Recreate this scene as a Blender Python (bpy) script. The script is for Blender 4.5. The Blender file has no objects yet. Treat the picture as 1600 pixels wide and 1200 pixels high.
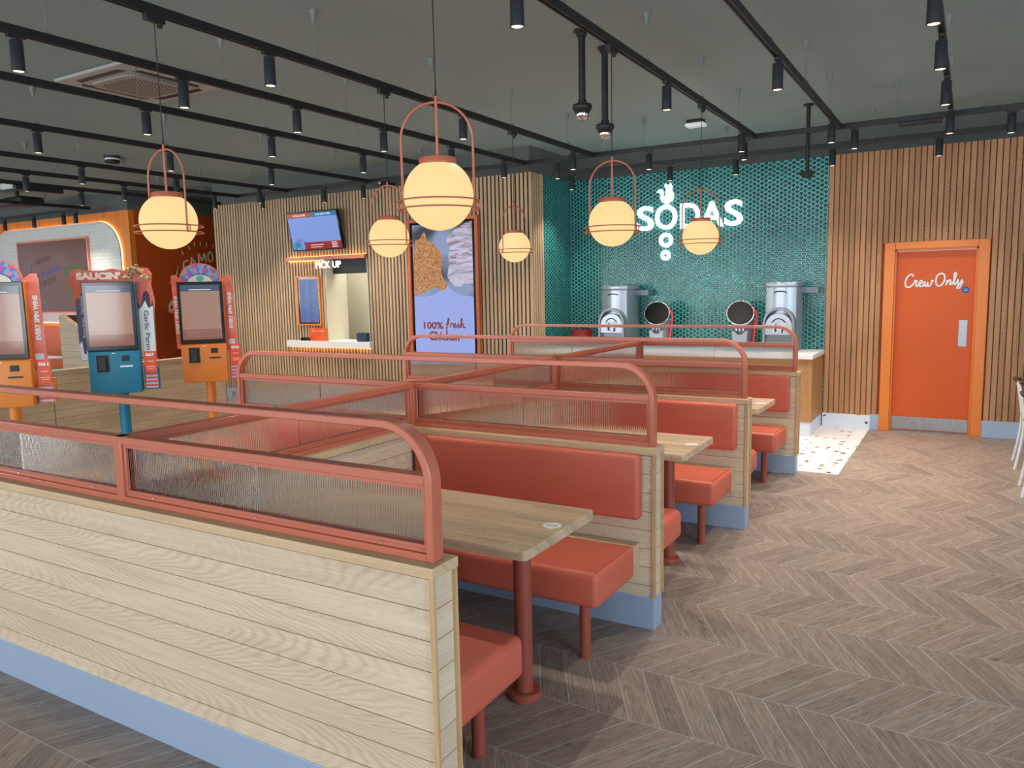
import bpy, bmesh, math, random
from mathutils import Vector, Matrix
C = bpy.context.scene
COL = bpy.context.collection
PI = math.pi
R = math.radians

# ------------------------------------------------------------------ camera
cam_d = bpy.data.cameras.new('camera'); cam = bpy.data.objects.new('camera', cam_d); COL.objects.link(cam)
C.camera = cam
cam_d.sensor_fit = 'HORIZONTAL'; cam_d.sensor_width = 36.0; cam_d.lens = 36.0*1208.22/1600.0
cam_d.clip_start = 0.05; cam_d.clip_end = 200
yaw, pitch, roll = 0.5345, -0.1218, -0.0209
fw = Vector((-math.sin(yaw)*math.cos(pitch), math.cos(yaw)*math.cos(pitch), math.sin(pitch)))
rt = Vector((math.cos(yaw), math.sin(yaw), 0)); up = rt.cross(fw)
r2 = math.cos(roll)*rt + math.sin(roll)*up; u2 = -math.sin(roll)*rt + math.cos(roll)*up
cam.matrix_world = Matrix(((r2.x, u2.x, -fw.x, 0), (r2.y, u2.y, -fw.y, 0), (r2.z, u2.z, -fw.z, 1.6947), (0, 0, 0, 1)))

# ------------------------------------------------------------------ colour management, world, daylight
C.view_settings.view_transform = 'Standard'
C.view_settings.look = 'None'
C.view_settings.exposure = 0.0
C.view_settings.gamma = 1.0
C.view_settings.use_curve_mapping = False
C.cycles.max_bounces = 14
C.cycles.transmission_bounces = 14
C.cycles.transparent_max_bounces = 16
C.cycles.sample_clamp_indirect = 6.0
w = bpy.data.worlds.new('daylight_sky'); C.world = w; w.use_nodes = True
w.node_tree.nodes['Background'].inputs[0].default_value = (0.62, 0.78, 1.0, 1)
w.node_tree.nodes['Background'].inputs[1].default_value = 1.0

def area(name, loc, direction, sx, sy, power, color):
    l = bpy.data.lights.new(name, 'AREA'); l.shape = 'RECTANGLE'; l.size = sx; l.size_y = sy
    l.energy = power; l.color = color
    o = bpy.data.objects.new(name, l); COL.objects.link(o); o.location = loc
    o.rotation_euler = Vector(direction).to_track_quat('-Z', 'Z').to_euler()
    return o
# daylight through the shop front (behind the camera) and the glazed side of the room
area('daylight_front', (-6.5, -9.1, 1.75), (0, 1, -0.02), 19.0, 2.5, 1250, (0.93, 0.97, 1.0))
area('daylight_side', (4.7, 0.0, 1.75), (-1, 0, -0.02), 17.0, 2.5, 1900, (0.74, 0.87, 1.0))
area('daylight_dining', (-18.6, -1.0, 1.75), (1, 0, -0.02), 14.0, 2.5, 1500, (1.0, 0.97, 0.92))

# ------------------------------------------------------------------ node helpers
def lin(c):
    c = c/255.0
    return c/12.92 if c <= 0.04045 else ((c+0.055)/1.055)**2.4
def rgb(r, g, b): return (lin(r), lin(g), lin(b), 1)

class NT:
    def __init__(s, name):
        s.m = bpy.data.materials.new(name); s.m.use_nodes = True
        s.t = s.m.node_tree; s.b = s.t.nodes['Principled BSDF']
    def n(s, ty, **kw):
        x = s.t.nodes.new(ty)
        for k, v in kw.items(): setattr(x, k, v)
        return x
    def put(s, sock, v):
        if isinstance(v, bpy.types.NodeSocket): s.t.links.new(v, sock)
        elif v is not None:
            sock.default_value = v
    def f(s, op, a, b=None, c=None, clamp=False):
        x = s.n('ShaderNodeMath', operation=op, use_clamp=clamp)
        s.put(x.inputs[0], a)
        if b is not None: s.put(x.inputs[1], b)
        if c is not None: s.put(x.inputs[2], c)
        return x.outputs[0]
    def xyz(s, kind='Object'):
        tc = s.n('ShaderNodeTexCoord'); sp = s.n('ShaderNodeSeparateXYZ')
        s.t.links.new(tc.outputs[kind], sp.inputs[0]); return sp.outputs[0], sp.outputs[1], sp.outputs[2]
    def vec(s, a, b, c=0.0):
        x = s.n('ShaderNodeCombineXYZ')
        for i, v in enumerate((a, b, c)): s.put(x.inputs[i], v)
        return x.outputs[0]
    def noise(s, v, scale=1.0, detail=3.0, rough=0.5, dist=0.0):
        x = s.n('ShaderNodeTexNoise'); s.put(x.inputs['Vector'], v); x.inputs['Scale'].default_value = scale
        x.inputs['Detail'].default_value = detail; x.inputs['Roughness'].default_value = rough
        x.inputs['Distortion'].default_value = dist; return x.outputs[0]
    def white(s, v):
        x = s.n('ShaderNodeTexWhiteNoise', noise_dimensions='3D'); s.put(x.inputs['Vector'], v); return x.outputs[0]
    def mix(s, fac, a, b, mode='MIX'):
        x = s.n('ShaderNodeMix', data_type='RGBA', blend_type=mode)
        s.put(x.inputs[0], fac); s.put(x.inputs[6], a); s.put(x.inputs[7], b); return x.outputs[2]
    def ss(s, v, lo, hi, a=0.0, b=1.0):
        x = s.n('ShaderNodeMapRange', interpolation_type='SMOOTHSTEP'); s.put(x.inputs[0], v)
        for i, q in enumerate((lo, hi, a, b)): x.inputs[i+1].default_value = q
        return x.outputs[0]
    def rand(s): return s.n('ShaderNodeObjectInfo').outputs['Random']
    def bump(s, h, strength=0.3, dist=0.005):
        x = s.n('ShaderNodeBump'); x.inputs['Strength'].default_value = strength; x.inputs['Distance'].default_value = dist
        s.put(x.inputs['Height'], h); s.t.links.new(x.outputs[0], s.b.inputs['Normal'])
    def col(s, v): s.put(s.b.inputs['Base Color'], v)
    def rough(s, v): s.put(s.b.inputs['Roughness'], v)

def mat(name, c, rough=0.5, metal=0.0, spec=0.5, emit=None, es=1.0, coat=0.0, alpha=None):
    k = NT(name); k.col(rgb(*c)); k.rough(rough); k.b.inputs['Metallic'].default_value = metal
    k.b.inputs['Specular IOR Level'].default_value = spec
    if coat: k.b.inputs['Coat Weight'].default_value = coat; k.b.inputs['Coat Roughness'].default_value = 0.05
    if emit: k.b.inputs['Emission Color'].default_value = rgb(*emit); k.b.inputs['Emission Strength'].default_value = es
    return k.m

def wood(name, c1, c2, g=(1, 1, 0), a=(0, 0, 1), pitch=0.0, off=0.0, seam=None, seamw=0.0012, var=0.12, rough=0.5, figure=1.0, fine=1.0, length=0.0, sat=None):
    k = NT(name); x, y, z = k.xyz()
    def dot(wt):
        r = None
        for q, s_ in zip((x, y, z), wt):
            if s_ == 0: continue
            t_ = q if s_ == 1 else k.f('MULTIPLY', q, s_)
            r = t_ if r is None else k.f('ADD', r, t_)
        return r
    gg, aa = dot(g), dot(a)
    rn = k.f('MULTIPLY', k.rand(), 37.0)
    if pitch:
        q = k.f('DIVIDE', k.f('SUBTRACT', aa, off), pitch); idx = k.f('FLOOR', q); fr = k.f('FRACT', q)
    else:
        idx = 0.0; fr = None
    if length and pitch:
        li = k.f('FLOOR', k.f('ADD', k.f('DIVIDE', gg, length), k.f('MULTIPLY', k.white(k.vec(idx, 3.0, rn)), 3.0)))
    else: li = 0.0
    rnd = k.white(k.vec(idx, li, rn))
    seed = k.f('ADD', rn, k.f('MULTIPLY', rnd, 23.0))
    fseed = rn if figure > 1.5 else seed
    v1 = k.vec(k.f('MULTIPLY', gg, 0.9), k.f('MULTIPLY', aa, 4.0 if figure > 1.5 else 7.0), fseed)
    per, kk, rf = (0.31, 36.0, 9.0) if figure > 1.5 else (0.19, 95.0, 13.0)
    n1 = k.noise(v1, 1.3, 2.0, 0.5, 0.5)
    # cathedral figure: nested arcs along the grain, warped by low noise, fading in and out
    cc = k.f('MULTIPLY', k.f('SUBTRACT', k.f('FRACT', k.f('ADD', k.f('DIVIDE', aa, per), k.f('MULTIPLY', fseed, 0.37))), 0.5), per)
    hh = k.f('ADD', k.f('MULTIPLY', gg, 1.5), k.f('MULTIPLY', k.f('MULTIPLY', cc, cc), kk))
    hh = k.f('ADD', hh, k.f('MULTIPLY', n1, 1.1))
    hh = k.f('ADD', hh, k.f('MULTIPLY', k.noise(k.vec(k.f('MULTIPLY', gg, 9.0), k.f('MULTIPLY', aa, 30.0), fseed), 1.0, 2.0), 0.10))
    rings = k.f('FRACT', k.f('MULTIPLY', hh, rf))
    rings = k.f('ABSOLUTE', k.f('SUBTRACT', rings, 0.5))            # 0..0.5 triangle
    fade = k.ss(k.noise(k.vec(k.f('MULTIPLY', gg, 1.6), k.f('MULTIPLY', aa, 5.0), k.f('ADD', seed, 5.0)), 1.0, 1.0), 0.35, 0.62)
    rings = k.f('MULTIPLY', k.f('POWER', k.f('MULTIPLY', rings, 2.0), 1.8), 0.5)
    rings = k.f('MULTIPLY', rings, k.f('ADD', 0.25, fade))
    v2 = k.vec(k.f('MULTIPLY', gg, 4.0), k.f('MULTIPLY', aa, 130.0), seed)
    n2 = k.noise(v2, 1.0, 4.0, 0.65)
    v3 = k.vec(k.f('MULTIPLY', gg, 1.2), k.f('MULTIPLY', aa, 22.0), seed)
    n3 = k.noise(v3, 1.0, 2.0)
    t = k.f('ADD', k.f('MULTIPLY', rings, 0.75*(figure if figure < 1.5 else 0.9)), k.f('MULTIPLY', k.f('SUBTRACT', n2, 0.5), 0.95*fine))
    t = k.f('ADD', t, k.f('MULTIPLY', k.f('SUBTRACT', n3, 0.5), 0.7))
    t = k.f('ADD', t, 0.22, clamp=True)
    c = k.mix(t, rgb(*c1), rgb(*c2))
    if var:
        b_ = k.f('ADD', 1.0-var, k.f('MULTIPLY', rnd, 2*var))
        c = k.mix(1.0, c, k.vec(b_, b_, b_), 'MULTIPLY')
    if seam and fr is not None:
        d = k.f('MULTIPLY', k.f('MINIMUM', fr, k.f('SUBTRACT', 1.0, fr)), pitch)
        sm = k.f('LESS_THAN', d, seamw)
        c = k.mix(sm, c, rgb(*seam))
    k.col(c); k.rough(rough); k.b.inputs['Specular IOR Level'].default_value = 0.35
    k.bump(n2, 0.12, 0.002)
    return k.m

# ------------------------------------------------------------------ materials
M = {}
OAK1, OAK2 = (218, 198, 172), (180, 152, 124)
M['oak'] = wood('oak_boards', OAK1, OAK2, g=(1, 1, 0), a=(0, 0, 1), pitch=0.0935, off=0.0375, seam=(120, 92, 64), var=0.04, seamw=0.0014, figure=2.0)
M['oak_x'] = wood('oak_edge_along', (212, 184, 146), (170, 136, 102), g=(1, 0, 0), a=(0, 1, 1), var=0)
M['oak_y'] = wood('oak_edge_across', (212, 184, 146), (170, 136, 102), g=(0, 1, 0), a=(1, 0, 1), var=0)
M['oak_z'] = wood('oak_corner_strip', (206, 172, 128), (164, 124, 82), g=(0, 0, 1), a=(1, 1, 0), var=0)
M['oak_grey'] = wood('greyed_oak_boards', (196, 178, 150), (146, 126, 98), g=(1, 1, 0), a=(0, 0, 1), pitch=0.0935, off=0.02, seam=(84, 68, 50), var=0.07, length=1.5)
M['oak_grey_edge'] = wood('greyed_oak_edge', (196, 178, 150), (150, 128, 100), g=(0, 1, 0), a=(1, 0, 1), var=0)
M['table'] = wood('butcher_block', (210, 182, 150), (136, 106, 80), g=(1, 0, 0), a=(0, 1, 1), pitch=0.04, seam=None, var=0.16, rough=0.38, length=0.5, figure=0.6)
M['slat_l'] = wood('light_slats', (204, 176, 142), (158, 128, 96), g=(0, 0, 1), a=(1, 1, 0), pitch=0.06, off=0.0, var=0.12, figure=0.5)
M['slat_r'] = wood('warm_slats', (190, 146, 104), (136, 92, 58), g=(0, 0, 1), a=(1, 1, 0), pitch=0.058, off=0.0, var=0.16, figure=0.9)
M['counter_wood'] = wood('counter_oak', (182, 138, 90), (140, 98, 60), g=(0, 0, 1), a=(1, 1, 0), var=0)
M['back_dark'] = mat('slat_backing_dark', (26, 20, 17), 0.9)
M['back_red'] = mat('slat_backing_rust', (150, 70, 40), 0.8)
M['coral'] = mat('coral_powder_coat', (188, 102, 77), 0.32, 0.0, 0.6)
M['coral_d'] = mat('brick_red_powder_coat', (150, 74, 58), 0.36, 0.0, 0.5)
M['skirt'] = mat('brushed_aluminium_skirting', (164, 182, 208), 0.42, 0.3)
M['ceil'] = None
M['black'] = mat('black_metal', (24, 24, 26), 0.45, 0.0, 0.5)
M['charcoal'] = mat('charcoal_metal', (46, 48, 52), 0.45, 0.2)
M['chrome'] = mat('chrome', (220, 220, 225), 0.12, 1.0)
M['wire'] = mat('hanger_paint', (120, 128, 124), 0.6)
M['dark_paint'] = mat('dark_green_grey_paint', (92, 100, 98), 0.8)
M['dark_void'] = mat('dark_corridor_paint', (40, 44, 46), 0.9)
M['white'] = mat('white_laminate', (238, 238, 242), 0.3)
M['whitep'] = mat('white_plastic', (236, 238, 240), 0.4)
M['cream'] = mat('cream_wall', (236, 228, 204), 0.7)
M['plaster'] = mat('white_plaster', (226, 226, 222), 0.8)
M['globe'] = mat('opal_glass_lit', (90, 80, 60), 0.5, 0.0, 0.15, emit=(255, 222, 154), es=0.94)
M['lens'] = mat('spot_lens_lit', (255, 240, 220), 0.3, emit=(255, 232, 200), es=2.6)
M['lens_off'] = mat('emergency_diffuser', (232, 242, 244), 0.35, emit=(225, 240, 245), es=0.25)
M['sign_white'] = mat('lit_white_letters', (255, 255, 255), 0.4, emit=(248, 255, 255), es=1.7)
M['led'] = mat('warm_led', (255, 220, 150), 0.4, emit=(255, 168, 66), es=12.0)
M['led2'] = mat('warm_led_soft', (255, 230, 180), 0.4, emit=(255, 220, 145), es=3.5)
M['orange'] = mat('orange_lacquer', (228, 128, 44), 0.4)
M['door'] = mat('deep_orange_door', (212, 88, 12), 0.5)
M['steel'] = None
M['screen_black'] = mat('black_glass_bezel', (10, 10, 12), 0.12, 0.0, 0.5)
M['teal_bench'] = mat('teal_vinyl', (52, 138, 132), 0.45)
M['vinyl_orange'] = mat('orange_vinyl', (218, 98, 50), 0.45)
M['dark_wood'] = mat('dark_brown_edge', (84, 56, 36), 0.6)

def m_vinyl():
    k = NT('coral_vinyl'); x, y, z = k.xyz()
    n = k.noise(k.vec(x, y, z), 420.0, 2.0); n2 = k.noise(k.vec(x, y, z), 2.2, 2.0)
    k.col(k.mix(n2, rgb(194, 90, 68), rgb(206, 102, 80))); k.rough(0.46); k.bump(n, 0.10, 0.0012)
    k.b.inputs['Specular IOR Level'].default_value = 0.45
    return k.m
M['vinyl'] = m_vinyl()

def m_steel():
    k = NT('brushed_steel'); x, y, z = k.xyz()
    n = k.noise(k.vec(k.f('MULTIPLY', x, 8.0), y, k.f('MULTIPLY', z, 1.5)), 6.0, 3.0)
    k.col(k.mix(n, rgb(140, 140, 140), rgb(172, 174, 176))); k.b.inputs['Metallic'].default_value = 0.9
    k.rough(k.f('ADD', 0.28, k.f('MULTIPLY', n, 0.2))); return k.m
M['steel'] = m_steel()

def m_ceiling():
    k = NT('grey_painted_ceiling'); x, y, z = k.xyz()
    n = k.noise(k.vec(x, k.f('MULTIPLY', y, 1.6), z), 0.9, 4.0, 0.6, 0.6)
    k.col(k.mix(n, rgb(130, 154, 156), rgb(146, 166, 164))); k.rough(0.75)
    k.bump(k.noise(k.vec(x, y, z), 3.0, 3.0), 0.15, 0.02); return k.m
M['ceil'] = m_ceiling()

def m_floor():
    k = NT('chevron_wood_tile'); x, y, z = k.xyz('Object')
    rowp, tw, lean = 0.4055, 0.131, 0.2341
    v = k.f('DIVIDE', k.f('SUBTRACT', y, 3.09-40*0.4055*2), rowp)
    row = k.f('FLOOR', v); fv = k.f('FRACT', v)
    par = k.f('MODULO', row, 2.0)
    # 0 at even lines, 1 at odd lines
    tri = k.f('ADD', k.f('MULTIPLY', fv, k.f('SUBTRACT', 1.0, k.f('MULTIPLY', par, 2.0))), par)
    u = k.f('DIVIDE', k.f('SUBTRACT', k.f('SUBTRACT', x, -0.009-400*0.131), k.f('MULTIPLY', tri, lean)), tw)
    iu = k.f('FLOOR', u); fu = k.f('FRACT', u)
    du = k.f('MULTIPLY', k.f('MINIMUM', fu, k.f('SUBTRACT', 1.0, fu)), tw*0.866)
    dv = k.f('MULTIPLY', k.f('MINIMUM', fv, k.f('SUBTRACT', 1.0, fv)), rowp)
    d = k.f('MINIMUM', du, dv)
    grout = k.f('LESS_THAN', d, 0.0015)
    rnd = k.white(k.vec(iu, row, 5.0)); rnd2 = k.white(k.vec(iu, row, 9.0))
    seed = k.f('MULTIPLY', rnd, 40.0)
    al = k.f('MULTIPLY', fv, rowp/0.866); ac = k.f('MULTIPLY', fu, tw)
    n1 = k.noise(k.vec(k.f('MULTIPLY', al, 2.2), k.f('MULTIPLY', ac, 14.0), seed), 1.6, 3.0, 0.5, 0.8)
    rings = k.f('ABSOLUTE', k.f('SUBTRACT', k.f('FRACT', k.f('MULTIPLY', n1, 7.0)), 0.5))
    n2 = k.noise(k.vec(k.f('MULTIPLY', al, 5.0), k.f('MULTIPLY', ac, 190.0), seed), 1.0, 5.0, 0.72)
    knot = k.ss(k.noise(k.vec(k.f('MULTIPLY', al, 9.0), k.f('MULTIPLY', ac, 16.0), k.f('ADD', seed, 11.0)), 1.0, 1.0), 0.70, 0.80)
    t = k.f('ADD', k.f('ADD', k.f('MULTIPLY', rings, 0.7), k.f('MULTIPLY', k.f('SUBTRACT', n2, 0.5), 1.7)), 0.26, clamp=True)
    c = k.mix(t, rgb(172, 152, 139), rgb(92, 77, 69))
    b_ = k.f('ADD', 0.82, k.f('MULTIPLY', rnd2, 0.30))
    c = k.mix(1.0, c, k.vec(b_, b_, b_), 'MULTIPLY')
    c = k.mix(k.f('MULTIPLY', knot, 0.6), c, rgb(84, 72, 66))
    c = k.mix(grout, c, rgb(186, 182, 178))
    k.col(c); k.rough(k.f('ADD', 0.40, k.f('MULTIPLY', n2, 0.18)))
    k.bump(k.f('SUBTRACT', k.f('MULTIPLY', n2, 0.3), grout), 0.25, 0.002); return k.m
M['floor'] = m_floor()

def m_hex(name, ax):
    k = NT(name); x, y, z = k.xyz('Object')
    s = 0.052
    a = k.f('DIVIDE', z, s)                                   # flat-to-flat direction
    b = k.f('DIVIDE', x if ax == 'X' else y, s)
    def cell(oa, ob):
        pa = k.f('ADD', a, 200+oa); pb = k.f('ADD', b, 1.7320508*200+ob)
        ia = k.f('FLOOR', pa); ib = k.f('FLOOR', k.f('DIVIDE', pb, 1.7320508))
        ga = k.f('SUBTRACT', k.f('SUBTRACT', pa, ia), 0.5)
        gb = k.f('SUBTRACT', k.f('SUBTRACT', pb, k.f('MULTIPLY', ib, 1.7320508)), 0.8660254)
        return ga, gb, ia, ib
    g1 = cell(0.0, 0.0); g2 = cell(0.5, 0.8660254)
    def hd(g):
        A = k.f('ABSOLUTE', g[0]); B = k.f('ABSOLUTE', g[1])
        return k.f('MAXIMUM', A, k.f('ADD', k.f('MULTIPLY', A, 0.5), k.f('MULTIPLY', B, 0.8660254)))
    h1, h2 = hd(g1), hd(g2)
    h = k.f('MINIMUM', h1, h2)
    sel = k.f('LESS_THAN', h1, h2)
    ida = k.f('ADD', k.f('MULTIPLY', sel, g1[2]), k.f('MULTIPLY', k.f('SUBTRACT', 1.0, sel), k.f('ADD', g2[2], 777.0)))
    idb = k.f('ADD', k.f('MULTIPLY', sel, g1[3]), k.f('MULTIPLY', k.f('SUBTRACT', 1.0, sel), g2[3]))
    rnd = k.white(k.vec(ida, idb, 0.0))
    grout = k.f('GREATER_THAN', h, 0.462)
    tile = k.mix(rnd, rgb(0, 76, 78), rgb(2, 106, 102))
    edge = k.ss(h, 0.30, 0.42)
    tile = k.mix(k.f('MULTIPLY', edge, 0.30), tile, rgb(20, 124, 122))  # highlight ring of the domed, glossy tile painted into its colour
    k.col(k.mix(grout, tile, rgb(138, 210, 202)))
    k.rough(k.f('ADD', 0.14, k.f('MULTIPLY', grout, 0.6)))
    k.bump(k.f('SUBTRACT', 1.0, k.ss(h, 0.22, 0.46)), 0.35, 0.004)
    return k.m
M['hex_x'] = m_hex('hexagon_tile_back', 'X'); M['hex_y'] = m_hex('hexagon_tile_side', 'Y')

def m_terrazzo(name, base, ax=None):
    k = NT(name); x, y, z = k.xyz('Object')
    v = k.vec(x, y, z) if ax is None else k.vec(k.f('ADD', x, y), z, 0.0)
    nz = k.n('ShaderNodeTexVoronoi', feature='F1'); k.put(nz.inputs['Vector'], v); nz.inputs['Scale'].default_value = 11.0
    nz.inputs['Randomness'].default_value = 1.0
    wob = k.noise(v, 38.0, 2.0)
    dist = k.f('ADD', nz.outputs['Distance'], k.f('MULTIPLY', k.f('SUBTRACT', wob, 0.5), 0.5))
    sp = k.n('ShaderNodeSeparateColor'); k.t.links.new(nz.outputs['Color'], sp.inputs[0])
    chip = k.f('MULTIPLY', k.f('LESS_THAN', dist, 0.27), k.f('GREATER_THAN', sp.outputs[0], 0.55))
    cc = k.mix(sp.outputs[1], rgb(44, 56, 66), rgb(110, 78, 66))
    c = k.mix(chip, rgb(*base), cc)
    if ax is None:
        jx = k.f('ABSOLUTE', k.f('SUBTRACT', k.f('FRACT', k.f('DIVIDE', k.f('ADD', x, 20.0+0.0), 0.31)), 0.5))
        jy = k.f('ABSOLUTE', k.f('SUBTRACT', k.f('FRACT', k.f('DIVIDE', k.f('ADD', y, 20.0), 0.62)), 0.5))
        j = k.f('MAXIMUM', k.f('GREATER_THAN', jx, 0.495), k.f('GREATER_THAN', jy, 0.4975))
        c = k.mix(j, c, rgb(120, 110, 108))
    k.col(c); k.rough(0.3); return k.m
M['terrazzo'] = m_terrazzo('terrazzo_floor', (236, 226, 226)); M['terrazzo_v'] = m_terrazzo('terrazzo_skirting', (214, 226, 240), 'v')

def m_orange_panels(name, c, ax):
    k = NT(name); x, y, z = k.xyz('Object')
    q = k.f('FRACT', k.f('DIVIDE', x if ax == 'X' else y, 0.36 if ax == 'X' else 0.20))
    g = k.f('LESS_THAN', q, 0.03)
    k.col(k.mix(k.f('MULTIPLY', g, 0.45), rgb(*c), rgb(110, 50, 10))); k.rough(0.45); return k.m
M['orange_front'] = m_orange_panels('orange_boarding', (232, 132, 44), 'X')
M['orange_side'] = m_orange_panels('burnt_orange_boarding', (196, 82, 24), 'Y')

def m_brick():
    k = NT('white_glazed_brick'); tc = k.n('ShaderNodeTexCoord'); x, y, z = k.xyz('Object')
    b = k.n('ShaderNodeTexBrick'); k.put(b.inputs['Vector'], k.vec(x, z, 0.0))
    b.inputs['Scale'].default_value = 1.0; b.inputs['Brick Width'].default_value = 0.15; b.inputs['Row Height'].default_value = 0.06
    b.inputs['Mortar Size'].default_value = 0.003
    b.inputs['Color1'].default_value = rgb(226, 226, 220); b.inputs['Color2'].default_value = rgb(216, 217, 212); b.inputs['Mortar'].default_value = rgb(196, 198, 194)
    k.col(b.outputs[0]); k.rough(0.35); k.bump(k.noise(k.vec(x, y, z), 14.0, 3.0), 0.4, 0.01); return k.m
M['brick'] = m_brick()

def m_glass():
    k = NT('reeded_glass'); k.col((0.97, 0.99, 1.0, 1)); k.rough(0.03)
    k.b.inputs['Transmission Weight'].default_value = 1.0; k.b.inputs['IOR'].default_value = 1.42; return k.m
M['glass'] = m_glass()
def m_clear():
    k = NT('clear_glass'); k.col((1, 1, 1, 1)); k.rough(0.0)
    k.b.inputs['Transmission Weight'].default_value = 1.0; k.b.inputs['IOR'].default_value = 1.1; return k.m
M['clear'] = m_clear()

_em = {}
def emat(c, es=0.9, rough=0.3):
    key = (c, es)
    if key not in _em:
        _em[key] = mat('display_%d_%d_%d' % c, (12, 12, 14), rough, 0.0, 0.25 if rough > 0.1 else 0.5, emit=c, es=es)
    return _em[key]
_pm = {}
def pmat(c, rough=0.5):
    if (c, rough) not in _pm: _pm[(c, rough)] = mat('paint_%d_%d_%d' % c, c, rough)
    return _pm[(c, rough)]
def noisy_emit(name, c1, c2, scale, stretch=(1, 1, 1), es=0.85, contrast=(0.35, 0.65)):
    k = NT(name); x, y, z = k.xyz('Object')
    n = k.noise(k.vec(k.f('MULTIPLY', x, stretch[0]), k.f('MULTIPLY', y, stretch[1]), k.f('MULTIPLY', z, stretch[2])), scale, 5.0, 0.65, 0.6)
    c = k.mix(k.ss(n, *contrast), rgb(*c1), rgb(*c2))
    k.col((0.01, 0.01, 0.01, 1)); k.rough(0.2); k.put(k.b.inputs['Emission Color'], c); k.b.inputs['Emission Strength'].default_value = es
    return k.m
def noisy(name, c1, c2, scale, rough=0.6):
    k = NT(name); x, y, z = k.xyz('Object'); n = k.noise(k.vec(x, y, z), scale, 4.0, 0.6)
    k.col(k.mix(k.ss(n, 0.35, 0.65), rgb(*c1), rgb(*c2))); k.rough(rough); return k.m

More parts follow.
